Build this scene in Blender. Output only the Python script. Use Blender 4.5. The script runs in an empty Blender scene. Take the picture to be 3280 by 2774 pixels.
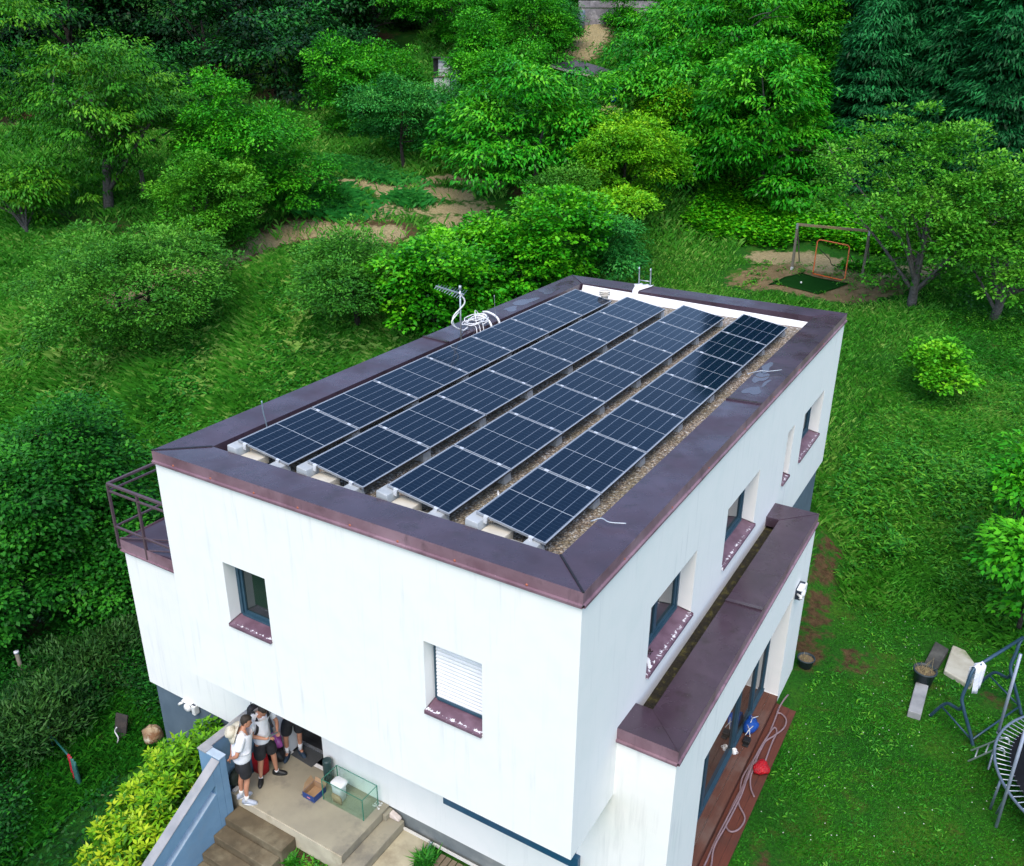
import bpy, math, random
import numpy as np
from mathutils import Vector, Matrix
scene=bpy.context.scene
COL=scene.collection
rad=math.radians
# ------------------------------------------------------------------ helpers
def link(o): COL.objects.link(o); return o
def wloc(o):
    v=Vector((0,0,0))
    while o is not None:
        v+=o.location; o=o.parent
    return v
def tag(o,label=None,cat=None,group=None,kind=None):
    if label: o['label']=label
    if cat: o['category']=cat
    if group: o['group']=group
    if kind: o['kind']=kind
    return o
def empty(name,loc,label,cat,group=None):
    o=bpy.data.objects.new(name,None); o.location=loc; o.empty_display_size=.2; link(o)
    return tag(o,label,cat,group)
class MB:
    """collects world-space geometry, built as one mesh object"""
    def __init__(s): s.v=[]; s.f=[]; s.m=[]; s.sm=[]
    def add(s,vs,fs,mi=0,smooth=False):
        n=len(s.v); s.v+= [tuple(p) for p in vs]
        for f in fs: s.f.append(tuple(i+n for i in f)); s.m.append(mi); s.sm.append(smooth)
        return s
    def box(s,x0,y0,z0,x1,y1,z1,mi=0):
        x0,x1=min(x0,x1),max(x0,x1);y0,y1=min(y0,y1),max(y0,y1);z0,z1=min(z0,z1),max(z0,z1)
        v=[(x0,y0,z0),(x1,y0,z0),(x1,y1,z0),(x0,y1,z0),(x0,y0,z1),(x1,y0,z1),(x1,y1,z1),(x0,y1,z1)]
        return s.add(v,[(0,3,2,1),(4,5,6,7),(0,1,5,4),(1,2,6,5),(2,3,7,6),(3,0,4,7)],mi)
    def bar(s,a,b,w,h=None,mi=0,up=(0,0,1)):
        """square bar from a to b"""
        h=w if h is None else h
        a=Vector(a);b=Vector(b);d=(b-a).normalized();u=Vector(up)
        if abs(d.dot(u))>.95:u=Vector((0,1,0))
        r=d.cross(u).normalized();u=r.cross(d)
        v=[]
        for p in (a,b):
            for sx,sy in ((-1,-1),(1,-1),(1,1),(-1,1)): v.append(p+r*sx*w/2+u*sy*h/2)
        return s.add(v,[(0,3,2,1),(4,5,6,7),(0,1,5,4),(1,2,6,5),(2,3,7,6),(3,0,4,7)],mi)
    def tube(s,pts,r,n=8,mi=0,closed=False,cap=True):
        pts=[Vector(p) for p in pts]
        rs=r if isinstance(r,(list,tuple)) else [r]*len(pts)
        m=len(pts);vs=[];ref=None
        for i,p in enumerate(pts):
            if closed: d=pts[(i+1)%m]-pts[i-1]
            else: d=pts[min(i+1,m-1)]-pts[max(i-1,0)]
            d.normalize()
            if ref is None:
                ref=Vector((0,0,1)) if abs(d.z)<.9 else Vector((1,0,0))
            a=d.cross(ref)
            if a.length<1e-4: a=d.cross(Vector((.3,.9,.1)))
            a.normalize();b=a.cross(d).normalized();ref=b
            for k in range(n):
                t=2*math.pi*k/n; vs.append(p+(a*math.cos(t)+b*math.sin(t))*rs[i])
        fs=[]
        for i in range(m if closed else m-1):
            for k in range(n):
                j=(i+1)%m
                fs.append((i*n+k,i*n+(k+1)%n,j*n+(k+1)%n,j*n+k))
        if not closed and cap: fs+=[tuple(range(n-1,-1,-1)),tuple((m-1)*n+k for k in range(n))]
        return s.add(vs,fs,mi,True)
    def lathe(s,c,prof,n=24,mi=0,ax='z'):
        vs=[];c=Vector(c)
        for r,h in prof:
            for k in range(n):
                t=2*math.pi*k/n;x,y=r*math.cos(t),r*math.sin(t)
                vs.append(c+(Vector((x,y,h)) if ax=='z' else (Vector((h,x,y)) if ax=='x' else Vector((x,h,y)))))
        fs=[]
        for i in range(len(prof)-1):
            for k in range(n): fs.append((i*n+k,i*n+(k+1)%n,(i+1)*n+(k+1)%n,(i+1)*n+k))
        return s.add(vs,fs,mi,True)
    def prism(s,poly,axis,a,b,mi=0):
        """polygon in the two other axes extruded along axis from a to b"""
        n=len(poly);vs=[]
        for t in (a,b):
            for p,q in poly:
                vs.append({'x':(t,p,q),'y':(p,t,q),'z':(p,q,t)}[axis])
        fs=[tuple(range(n-1,-1,-1)),tuple(range(n,2*n))]+[(i,(i+1)%n,n+(i+1)%n,n+i) for i in range(n)]
        return s.add(vs,fs,mi)
    def loft(s,rings,mi=0,cap=True,smooth=True):
        n=len(rings[0]);vs=[p for r in rings for p in r];fs=[]
        for i in range(len(rings)-1):
            for k in range(n): fs.append((i*n+k,i*n+(k+1)%n,(i+1)*n+(k+1)%n,(i+1)*n+k))
        if cap: fs+=[tuple(range(n-1,-1,-1)),tuple((len(rings)-1)*n+k for k in range(n))]
        return s.add(vs,fs,mi,smooth)
    def build(s,name,mat,parent=None,bevel=0,fix=True,subsurf=0):
        me=bpy.data.meshes.new(name)
        off=wloc(parent) if parent else Vector((0,0,0))
        me.from_pydata([(p[0]-off.x,p[1]-off.y,p[2]-off.z) for p in s.v],[],s.f)
        mats=mat if isinstance(mat,(list,tuple)) else [mat]
        for m in mats: me.materials.append(m)
        me.polygons.foreach_set('material_index',s.m)
        me.polygons.foreach_set('use_smooth',s.sm)
        if fix:
            import bmesh
            bm=bmesh.new();bm.from_mesh(me);bmesh.ops.recalc_face_normals(bm,faces=bm.faces);bm.to_mesh(me);bm.free()
        o=bpy.data.objects.new(name,me);link(o)
        if parent: o.parent=parent
        if bevel:
            b=o.modifiers.new('bevel','BEVEL');b.width=bevel;b.segments=2;b.limit_method='ANGLE'
        if subsurf:
            b=o.modifiers.new('sub','SUBSURF');b.levels=subsurf;b.render_levels=subsurf
        return o
def bez(pts,n=8):
    """Catmull-Rom through pts"""
    P=[Vector(p) for p in pts];P=[P[0]*2-P[1]]+P+[P[-1]*2-P[-2]];out=[]
    for i in range(1,len(P)-2):
        for k in range(n):
            t=k/n;a,b,c,d=P[i-1:i+3]
            out.append(.5*((2*b)+(c-a)*t+(2*a-5*b+4*c-d)*t*t+(3*b-a-3*c+d)*t**3))
    out.append(P[-2]);return out
def raw_mesh(name,V,F,mat,parent=None,loc=(0,0,0),attrs=None,smooth=False):
    """numpy quads/tris -> object; F (n,k)"""
    me=bpy.data.meshes.new(name)
    V=np.asarray(V,np.float32);F=np.asarray(F,np.int32);n,k=F.shape
    me.vertices.add(len(V));me.vertices.foreach_set('co',V.ravel())
    me.loops.add(n*k);me.loops.foreach_set('vertex_index',F.ravel())
    me.polygons.add(n);me.polygons.foreach_set('loop_start',np.arange(0,n*k,k,dtype=np.int32))
    if smooth: me.polygons.foreach_set('use_smooth',np.ones(n,bool))
    for an,(dom,data) in (attrs or {}).items():
        a=me.attributes.new(an,'FLOAT',dom);a.data.foreach_set('value',np.asarray(data,np.float32))
    me.update(calc_edges=True);me.materials.append(mat)
    o=bpy.data.objects.new(name,me);o.location=loc;link(o)
    if parent: o.parent=parent
    return o
# ------------------------------------------------------------------ materials
def newmat(name):
    m=bpy.data.materials.new(name);m.use_nodes=True;nt=m.node_tree
    return m,nt,nt.nodes['Principled BSDF'],nt.nodes,nt.links
def tc(nt,kind='Object',scale=(1,1,1),rot=(0,0,0)):
    t=nt.nodes.new('ShaderNodeTexCoord');mp=nt.nodes.new('ShaderNodeMapping')
    mp.inputs['Scale'].default_value=scale;mp.inputs['Rotation'].default_value=rot
    if kind=='World':
        g=nt.nodes.new('ShaderNodeNewGeometry');nt.links.new(g.outputs['Position'],mp.inputs[0])
    else: nt.links.new(t.outputs[kind],mp.inputs[0])
    return mp.outputs[0]
def noise(nt,vec,scale,detail=4,rough=.55,dist=0):
    n=nt.nodes.new('ShaderNodeTexNoise');n.inputs['Scale'].default_value=scale;n.inputs['Detail'].default_value=detail
    n.inputs['Roughness'].default_value=rough;n.inputs['Distortion'].default_value=dist
    if vec is not None: nt.links.new(vec,n.inputs['Vector'])
    return n.outputs['Fac']
def ramp(nt,fac,stops):
    r=nt.nodes.new('ShaderNodeValToRGB');el=r.color_ramp.elements
    while len(el)<len(stops): el.new(.5)
    for e,(p,c) in zip(el,stops):
        e.position=p;e.color=(c,c,c,1) if not isinstance(c,(tuple,list)) else (*c,1)
    nt.links.new(fac,r.inputs[0]);return r.outputs[0]
def mixc(nt,fac,a,b,mode='MIX'):
    m=nt.nodes.new('ShaderNodeMix');m.data_type='RGBA';m.blend_type=mode
    for k,v in ((0,fac),(6,a),(7,b)):
        if isinstance(v,(int,float)): m.inputs[k].default_value=v
        elif isinstance(v,tuple): m.inputs[k].default_value=(*v,1)
        else: nt.links.new(v,m.inputs[k])
    return m.outputs[2]
def mth(nt,op,a,b=None,c=None):
    m=nt.nodes.new('ShaderNodeMath');m.operation=op
    for i,v in enumerate((a,b,c)):
        if v is None: continue
        if isinstance(v,(int,float)): m.inputs[i].default_value=v
        else: nt.links.new(v,m.inputs[i])
    return m.outputs[0]
def bump(nt,p,h,strength=.3,dist=.01):
    b=nt.nodes.new('ShaderNodeBump');b.inputs['Strength'].default_value=strength;b.inputs['Distance'].default_value=dist
    nt.links.new(h,b.inputs['Height']);nt.links.new(b.outputs[0],p.inputs['Normal'])
def M(name,c1,c2=None,scale=6,rough=.7,metal=0,lo=.35,hi=.65,bmp=0,bdist=.01,vscale=(1,1,1),spec=.5,c3=None,s3=1.5,rvar=0):
    m,nt,p,N,L=newmat(name)
    p.inputs['Roughness'].default_value=rough;p.inputs['Metallic'].default_value=metal
    p.inputs['Specular IOR Level'].default_value=spec
    v=tc(nt,'World',vscale)
    if c2 is None: c2=tuple(x*.75 for x in c1)
    f=noise(nt,v,scale,5)
    col=mixc(nt,ramp(nt,f,[(lo,0.),(hi,1.)]),c1,c2)
    if c3 is not None:
        col=mixc(nt,ramp(nt,noise(nt,v,s3,6,.65),[(.52,0.),(.66,1.)]),col,c3)
    L.new(col,p.inputs['Base Color'])
    if bmp: bump(nt,p,noise(nt,v,scale*4,4),bmp,bdist)
    if rvar:
        L.new(mth(nt,'MULTIPLY_ADD',noise(nt,v,1.3,3),rvar,rough-rvar/2),p.inputs['Roughness'])
    return m
# rendered white facade with faint vertical rain streaks
def wall_mat():
    m,nt,p,N,L=newmat('white_render')
    v=tc(nt,'World',(5,5,.35));s=ramp(nt,noise(nt,v,1.6,5,.6),[(.55,0.),(.78,1.)])
    v2=tc(nt,'World');s2=ramp(nt,noise(nt,v2,.7,4),[(.42,0.),(.7,1.)])
    f=mth(nt,'MULTIPLY',s,mth(nt,'MULTIPLY_ADD',s2,.75,.25))
    c=mixc(nt,mth(nt,'MULTIPLY',f,.65),(.80,.80,.79),(.47,.49,.50))
    g=ramp(nt,noise(nt,v2,2.2,5),[(.45,0.),(.8,.35)])
    c=mixc(nt,g,c,(.68,.73,.71));L.new(c,p.inputs['Base Color']);p.inputs['Roughness'].default_value=.85
    bump(nt,p,noise(nt,v2,90,3),.25,.004);return m
def metal_mat(name,c1,c2,c3,rough,stain=(.05,.04,.05),wet=.0):
    m,nt,p,N,L=newmat(name)
    v=tc(nt,'World');c=mixc(nt,ramp(nt,noise(nt,v,1.1,5,.6,.4),[(.35,0.),(.68,1.)]),c1,c2)
    c=mixc(nt,ramp(nt,noise(nt,v,3.2,6,.65),[(.54,0.),(.72,.8)]),c,c3)
    vs=tc(nt,'World',(6,6,1.2));c=mixc(nt,ramp(nt,noise(nt,vs,1.4,5,.7),[(.58,0.),(.74,.6)]),c,stain)
    c=mixc(nt,ramp(nt,noise(nt,v,55,2),[(.72,0.),(.76,.5)]),c,(.35,.33,.36))
    L.new(c,p.inputs['Base Color']);p.inputs['Specular IOR Level'].default_value=.5
    L.new(mth(nt,'MULTIPLY_ADD',ramp(nt,noise(nt,v,.9,5,.6),[(.35,0.),(.65,1.)]),.3,rough-.12),p.inputs['Roughness'])
    bump(nt,p,noise(nt,v,2.2,3),.35,.012)
    return m
def sill_mat():
    m,nt,p,N,L=newmat('peeling_sill_paint')
    g=N.new('ShaderNodeTexCoord');sp=N.new('ShaderNodeSeparateXYZ');L.new(g.outputs['Object'],sp.inputs[0])
    v=tc(nt,'World',(1,1,1))
    n=noise(nt,v,13,6,.7,.6)
    at=N.new('ShaderNodeAttribute');at.attribute_name='edge'
    f=mth(nt,'ADD',n,mth(nt,'MULTIPLY_ADD',mth(nt,'SUBTRACT',1.,mth(nt,'ABSOLUTE',mth(nt,'MULTIPLY_ADD',at.outputs['Fac'],2.6,-1.9))),.22,-.22))
    c=mixc(nt,ramp(nt,noise(nt,v,4,3),[(.4,0.),(.6,1.)]),(.12,.065,.095),(.17,.10,.14))
    c=mixc(nt,ramp(nt,f,[(.5,0.),(.535,1.)]),c,(.75,.75,.8))
    L.new(c,p.inputs['Base Color']);p.inputs['Roughness'].default_value=.45;return m
def leaf_mat(name,dark,mid,light,trans=.25,rough=.5,spec=.2,gain=1.25):
    mid=tuple(min(.5,x*gain) for x in mid);light=tuple(min(.6,x*gain) for x in light)
    m,nt,p,N,L=newmat(name)
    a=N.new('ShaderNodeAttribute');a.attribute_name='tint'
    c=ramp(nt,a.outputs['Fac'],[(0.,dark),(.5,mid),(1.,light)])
    p.inputs['Roughness'].default_value=rough;p.inputs['Specular IOR Level'].default_value=spec
    L.new(c,p.inputs['Base Color'])
    t=N.new('ShaderNodeBsdfTranslucent');tcx=mixc(nt,.6,c,(.9,1.,.25),'MULTIPLY')
    L.new(tcx,t.inputs['Color'])
    mx=N.new('ShaderNodeMixShader');mx.inputs[0].default_value=trans
    L.new(p.outputs[0],mx.inputs[1]);L.new(t.outputs[0],mx.inputs[2])
    L.new(mx.outputs[0],N['Material Output'].inputs['Surface']);return m
def panel_mat():
    """cells, busbar gaps and middle bar from object coordinates (x 0..1.134, y 0..1.722)"""
    m,nt,p,N,L=newmat('solar_cells')
    t=N.new('ShaderNodeTexCoord');s=N.new('ShaderNodeSeparateXYZ');L.new(t.outputs['UV'],s.inputs[0])
    x=mth(nt,'MULTIPLY',s.outputs[0],1.134);y=mth(nt,'MULTIPLY',s.outputs[1],1.722)
    def lines(c,start,pitch,w):
        fr=mth(nt,'FRACT',mth(nt,'DIVIDE',mth(nt,'SUBTRACT',c,start-pitch*4),pitch))
        d=mth(nt,'MINIMUM',fr,mth(nt,'SUBTRACT',1.,fr))
        return mth(nt,'LESS_THAN',d,w/2/pitch)
    lx=lines(x,.020,1.094/6,.008);
    ly=lines(y,.022,.0927,.005)
    midb=mth(nt,'LESS_THAN',mth(nt,'ABSOLUTE',mth(nt,'SUBTRACT',y,.861)),.0065)
    ex=mth(nt,'GREATER_THAN',mth(nt,'ABSOLUTE',mth(nt,'SUBTRACT',x,.567)),.555)
    ey=mth(nt,'GREATER_THAN',mth(nt,'ABSOLUTE',mth(nt,'SUBTRACT',y,.861)),.849)
    # small diamonds where gaps cross
    oi=N.new('ShaderNodeObjectInfo')
    base=mixc(nt,oi.outputs['Random'],(.003,.011,.026),(.004,.014,.032))
    c=mixc(nt,ly,base,(.025,.045,.075));c=mixc(nt,lx,c,(.17,.21,.27));
    c=mixc(nt,mth(nt,'MAXIMUM',midb,mth(nt,'MAXIMUM',ex,ey)),c,(.34,.38,.42))
    L.new(c,p.inputs['Base Color']);p.inputs['Roughness'].default_value=.07
    p.inputs['Specular IOR Level'].default_value=.13
    return m
def glass_mat(name,col,rough=.03):
    m,nt,p,N,L=newmat(name)
    p.inputs['Base Color'].default_value=(*col,1);p.inputs['Roughness'].default_value=rough
    p.inputs['Specular IOR Level'].default_value=.8;return m
def clear_glass():
    m,nt,p,N,L=newmat('green_tank_glass')
    tr=N.new('ShaderNodeBsdfTransparent');tr.inputs[0].default_value=(.93,.985,.96,1)
    gl=N.new('ShaderNodeBsdfGlossy');gl.inputs['Roughness'].default_value=.02
    fr=N.new('ShaderNodeLayerWeight');fr.inputs[0].default_value=.5
    mx=N.new('ShaderNodeMixShader');L.new(mth(nt,'MULTIPLY_ADD',mth(nt,'POWER',fr.outputs['Facing'],4.),.5,.035),mx.inputs[0]);L.new(tr.outputs[0],mx.inputs[1]);L.new(gl.outputs[0],mx.inputs[2])
    L.new(mx.outputs[0],N['Material Output'].inputs['Surface']);return m
def gravel_mat():
    m,nt,p,N,L=newmat('roof_gravel')
    v=tc(nt,'World');vo=N.new('ShaderNodeTexVoronoi');vo.inputs['Scale'].default_value=26;L.new(v,vo.inputs['Vector'])
    sep=N.new('ShaderNodeSeparateColor');L.new(vo.outputs['Color'],sep.inputs[0])
    c=ramp(nt,sep.outputs[0],[(0.,(.20,.14,.09)),(.35,(.42,.33,.25)),(.6,(.58,.50,.40)),(.8,(.34,.30,.27)),(1.,(.9,.88,.84))])
    c=mixc(nt,ramp(nt,noise(nt,v,1.5,4),[(.4,0.),(.7,.6)]),c,(.20,.18,.08))
    c=mixc(nt,ramp(nt,vo.outputs['Distance'],[(0.3,0.),(.7,.7)]),c,(.05,.04,.03))
    L.new(c,p.inputs['Base Color']);p.inputs['Roughness'].default_value=.85
    inv=mth(nt,'SUBTRACT',1.,vo.outputs['Distance']);bump(nt,p,inv,1.,.03);return m
def ground_mat():
    m,nt,p,N,L=newmat('meadow_ground')
    v=tc(nt,'World')
    def at(n):
        a=N.new('ShaderNodeAttribute');a.attribute_name=n;return a.outputs['Fac']
    g=ramp(nt,noise(nt,v,.45,5,.6),[(.3,(.010,.085,.005)),(.5,(.022,.135,.007)),(.7,(.06,.18,.010))])
    g=mixc(nt,ramp(nt,noise(nt,v,14,4,.7),[(.35,0.),(.7,.85)]),g,(.006,.030,.004))
    g=mixc(nt,ramp(nt,noise(nt,v,1.7,4,.6),[(.56,0.),(.72,.6)]),g,(.07,.085,.015))
    br=noise(nt,v,2.8,5,.65)
    def mask(a,off):
        return ramp(nt,mth(nt,'ADD',a,mth(nt,'MULTIPLY_ADD',br,.9,-.45)),[(off,0.),(off+.14,1.)])
    soil=ramp(nt,noise(nt,v,6,5,.7),[(.3,(.035,.020,.010)),(.7,(.12,.075,.035))])
    sand=ramp(nt,noise(nt,v,3,5,.7),[(.3,(.13,.092,.045)),(.7,(.25,.185,.095))])
    vs=tc(nt,'World',(1,3,1),(0,0,.6))
    straw=ramp(nt,noise(nt,vs,9,5,.75),[(.3,(.13,.10,.045)),(.55,(.34,.28,.15)),(.75,(.52,.45,.26))])
    c=mixc(nt,mask(at('soil'),.5),g,soil);c=mixc(nt,mask(at('sand'),.5),c,sand);c=mixc(nt,mask(at('straw'),.5),c,straw)
    L.new(c,p.inputs['Base Color']);p.inputs['Roughness'].default_value=.95;p.inputs['Specular IOR Level'].default_value=.15
    bump(nt,p,noise(nt,v,22,5,.7),.9,.05);return m
def concrete(name,c1,c2,c3,s=2.5,rough=.8,bd=.006):
    return M(name,c1,c2,scale=s,rough=rough,c3=c3,s3=1.1,bmp=.5,bdist=bd)
WHITE=wall_mat()
COPT=metal_mat('coping_plum_paint',(.046,.029,.042),(.070,.045,.065),(.034,.022,.026),.26)
COPF=metal_mat('coping_sunlit_fascia',(.15,.080,.105),(.27,.17,.21),(.10,.055,.07),.42,(.07,.045,.06))  # paler and pinker than the top: sunlight on the fascia painted in, plus stains
DARKSEAM=M('sealant_and_gap_shade',(.012,.010,.014),rough=.6)
SILL=sill_mat()
GRAVEL=gravel_mat();GROUND=ground_mat();PANEL=panel_mat()
ALU=M('silver_aluminium',(.42,.44,.47),(.36,.38,.41),rough=.4,metal=.6)
BLACKP=M('black_panel_back',(.012,.012,.014),rough=.6)
CONC=concrete('pale_concrete',(.42,.43,.42),(.30,.32,.33),(.22,.24,.24))
PAVER=concrete('white_paver',(.62,.59,.50),(.50,.47,.40),(.42,.40,.34))
PLINTH=M('slate_plinth_render',(.075,.115,.155),(.10,.145,.19),scale=2,rough=.85,bmp=.4,bdist=.004)
FRAME=M('blue_grey_frame',(.020,.060,.095),(.030,.075,.115),rough=.4)
PANE=glass_mat('window_glass',(.018,.030,.030))
PANE2=glass_mat('sliding_door_glass',(.05,.035,.025))
SHUT=M('white_shutter',(.80,.80,.83),(.76,.76,.80),rough=.5)
BLUEW=M('blue_painted_wall',(.16,.29,.44),(.13,.25,.39),scale=3,rough=.75,c3=(.155,.26,.38),s3=1.4,bmp=.25,bdist=.004)
CAPC=concrete('weathered_wall_cap',(.34,.34,.35),(.24,.25,.27),(.42,.38,.33))
TERR=concrete('beige_terrace',(.33,.30,.22),(.27,.245,.185),(.19,.175,.14),s=1.6)
TERRF=concrete('beige_terrace_face',(.52,.47,.35),(.42,.37,.28),(.34,.29,.2),s=3)
STEP=concrete('mossy_step',(.13,.10,.058),(.08,.062,.035),(.19,.16,.10),s=3)
PLINC=concrete('grey_plinth_concrete',(.20,.22,.22),(.15,.17,.175),(.25,.26,.25))
BLKCONC=concrete('dark_old_concrete',(.05,.05,.045),(.03,.03,.028),(.09,.09,.08))
BROWND=M('black_door',(.012,.012,.014),rough=.35)
def wood(name,a,b,c):
    m,nt,p,N,L=newmat(name);v=tc(nt,'World',(9,.8,9))
    f=noise(nt,v,3,5,.65);co=mixc(nt,ramp(nt,f,[(.3,0.),(.7,1.)]),a,b)
    v2=tc(nt,'World');co=mixc(nt,ramp(nt,noise(nt,v2,1.1,4,.6),[(.5,0.),(.72,.75)]),co,c)
    L.new(co,p.inputs['Base Color']);p.inputs['Roughness'].default_value=.75;bump(nt,p,f,.3,.004);return m
DECK=wood('deck_boards',(.085,.030,.018),(.13,.05,.03),(.16,.12,.10))
DECK2=wood('red_deck_boards',(.085,.020,.010),(.12,.032,.016),(.05,.022,.014))
DECK3=wood('weathered_boards',(.16,.12,.075),(.22,.17,.11),(.12,.10,.08))
TIMBER=wood('weathered_timber',(.13,.115,.085),(.19,.17,.13),(.08,.075,.06))
def plain(name,c,rough=.6,metal=0,spec=.5): return M(name,c,tuple(x*.86 for x in c),scale=8,rough=rough,metal=metal,spec=spec)
TREES=[('cherry',-33.48,23.08,2.35,7.90,5.40,4.88),
('cherry',-34.72,18.88,1.41,3.54,2.58,1.55),
('bright',-24.83,25.68,2.11,5.28,3.04,3.35),
('apple',-24.24,21.34,0.94,3.49,2.65,2.53),
('olive',-21.74,14.59,-1.05,0.98,3.58,2.52),
('teal',-21.57,34.78,4.27,6.88,2.43,2.29),
('teal',-20.36,38.05,5.12,6.89,1.72,1.84),
('bright',-26.95,37.34,5.73,8.28,2.47,2.93),
('bright',-27.05,41.63,7.06,9.37,1.24,1.63),
('walnut',-13.07,35.76,3.47,6.27,3.77,3.50),
('bright',-19.08,41.04,5.87,8.79,2.88,2.12),
('bright',-22.63,45.19,7.59,11.20,1.46,1.95),
('bright',-29.82,52.28,10.66,13.67,3.33,2.22),
('bright',-21.99,50.94,9.27,11.76,2.61,2.61),
('teal',-13.57,41.31,5.25,7.81,1.11,0.70),
('walnut',-3.20,45.33,2.70,5.96,4.86,3.86),
('walnut',-8.24,44.06,4.38,6.91,3.21,3.79),
('walnut',-10.21,55.09,8.41,11.02,5.89,3.87),
('walnut',-5.23,59.53,6.93,11.39,3.76,4.11),
('lime',-8.02,37.04,2.34,5.30,2.90,2.64),
('lime',-8.37,42.90,4.11,7.29,1.66,1.49),
('lime',-6.89,31.80,0.78,3.63,1.81,0.84),
('teal',-5.61,29.28,-0.15,2.15,1.84,1.72),
('round',-8.39,25.65,-0.16,2.02,3.43,2.48),
('round',-9.50,20.73,-1.05,1.13,2.05,1.94),
('olive',-13.03,20.09,-0.58,1.53,2.84,2.42),
('conifer',2.04,53.48,4.23,13.43,3.50,10.79),
('conifer',5.48,53.35,4.08,14.11,3.65,10.94),
('conifer',1.16,50.20,3.63,7.92,2.19,5.10),
('conifer',8.44,50.24,3.74,11.97,2.50,10.02),
('sparse',7.50,32.54,0.59,4.37,3.79,3.99),
('sparse',10.73,32.25,0.62,2.45,2.19,2.49),
('sprout',9.49,24.26,-0.53,0.66,1.13,0.79),
('bright',12.79,15.38,-1.82,0.51,0.62,0.86),
('bright',13.26,13.59,-2.19,-1.09,0.53,1.18),
('dark',-12.39,5.16,-4.85,-1.17,2.53,2.53),
('dark',-11.00,2.50,-4.95,-3.07,2.06,2.34),
('dark',-10.23,4.66,-4.95,-3.48,1.75,2.04),
('yew',-7.26,2.42,-4.95,-5.17,1.25,1.19),
('yew',-6.70,0.49,-4.95,-4.62,1.21,0.96),
('forest',-37.22,40.55,8.01,9.24,4.17,4.52),
('forest',-45.44,42.01,9.49,11.85,4.44,4.44),
('forest',-40.07,47.99,10.64,12.29,4.19,4.19),
('forest',-37.89,52.60,11.78,13.82,4.32,4.32),
('forest',-53.60,43.67,11.03,14.79,5.50,4.71),
('forest',-55.02,37.08,9.19,13.48,5.55,4.44),
('forest',-52.90,52.50,13.64,16.38,5.11,4.26),
('forest',-53.56,60.60,16.20,18.15,5.52,4.60),
('forest',-42.06,34.64,6.81,8.30,3.03,3.03),
('forest',-33.28,42.76,8.19,8.95,2.43,3.13),
('forest',-51.13,29.48,6.37,8.85,3.70,4.37),
('forest',-40.55,62.97,15.29,17.45,4.81,3.94),
('bright',-29.73,58.06,12.42,14.97,3.14,3.14),
('bright',-30.16,68.63,15.71,16.32,3.06,2.62),
('bright',-21.97,70.56,15.27,15.44,3.41,3.41),
('walnut',-11.97,66.34,12.47,15.32,4.58,3.43),
('bright',-9.64,73.90,13.60,17.49,4.44,4.04),
('conifer',-3.47,62.72,6.85,18.19,3.70,11.10),
('bright',-29.53,63.21,13.97,14.86,2.49,2.49),
('bright',-20.75,62.21,12.56,12.51,1.18,1.77),
('teal',-23.13,55.89,10.93,12.87,1.48,2.22),
('bright',-16.96,44.64,6.71,8.38,0.57,0.44),
('olive',-9.22,31.81,1.50,3.91,2.22,0.84)]
# ================================================================== HOUSE
W,LN,H=7.875,14.86,4.493
house=empty('white_house',(3.9,7.4,-2.7),'white rendered flat roofed house with plum metal roof edges and solar panels on top','house')
def holed(mb,face,u0,u1,v0,v1,holes,depth,mi=0):
    """wall plane with rectangular openings + reveals. face: ('y',y0,+1) etc: axis, position, inward sign"""
    ax,pos,sg=face
    def P(u,v,d=0):
        w=pos+sg*d
        return (u,w,v) if ax=='y' else (w,u,v)
    us=sorted({u0,u1,*[h[0] for h in holes],*[h[1] for h in holes]});vs=sorted({v0,v1,*[h[2] for h in holes],*[h[3] for h in holes]})
    for i in range(len(us)-1):
        for j in range(len(vs)-1):
            a,b,c,d=us[i],us[i+1],vs[j],vs[j+1];mu,mv=(a+b)/2,(c+d)/2
            if any(h[0]<mu<h[1] and h[2]<mv<h[3] for h in holes): continue
            mb.add([P(a,c),P(b,c),P(b,d),P(a,d)],[(0,1,2,3)],mi)
    for h in holes:
        dp=h[4] if len(h)>4 else depth
        a,b,c,d=h[:4];ws=[(a,c),(b,c),(b,d),(a,d)]
        for k in range(4):
            (p,q),(r,s)=ws[k],ws[(k+1)%4]
            mb.add([P(p,q),P(r,s),P(r,s,dp),P(p,q,dp)],[(0,1,2,3)],mi)
def quadw(mb,*p,mi=0): mb.add(p,[tuple(range(len(p)))],mi)
# upper storey
up=MB();zt=H-.05
F1=[(1.32,2.28,1.60,2.79),(5.41,6.40,1.59,2.81)]
R1=[(2.42,4.40,1.58,2.84),(6.02,8.02,1.63,2.87),(10.12,10.68,1.65,2.91),(11.6,13.55,1.64,2.83)]
holed(up,('y',0,1),0,W,0,zt,F1,.30)
holed(up,('x',W,-1),0,9.8,0,zt,R1[:2],.32)
holed(up,('x',W,-1),9.8,LN,.33,zt,R1[2:],.32)
quadw(up,(0,0,0),(0,LN,0),(0,LN,zt),(0,0,zt));quadw(up,(0,LN,.33),(W,LN,.33),(W,LN,zt),(0,LN,zt))
quadw(up,(0,0,0),(W,0,0),(W,9.8,0),(0,9.8,0));quadw(up,(0,9.8,.33),(W,9.8,.33),(W,LN,.33),(0,LN,.33));quadw(up,(0,9.8,0),(W,9.8,0),(W,9.8,.33),(0,9.8,.33))
up.build('upper_wall',WHITE,house,fix=False)
# parapet core and roof bed
rb=MB();rb.box(.02,.02,H-.6,W-.02,LN-.02,H-.335);rb.build('gravel_bed',GRAVEL,house)
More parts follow.
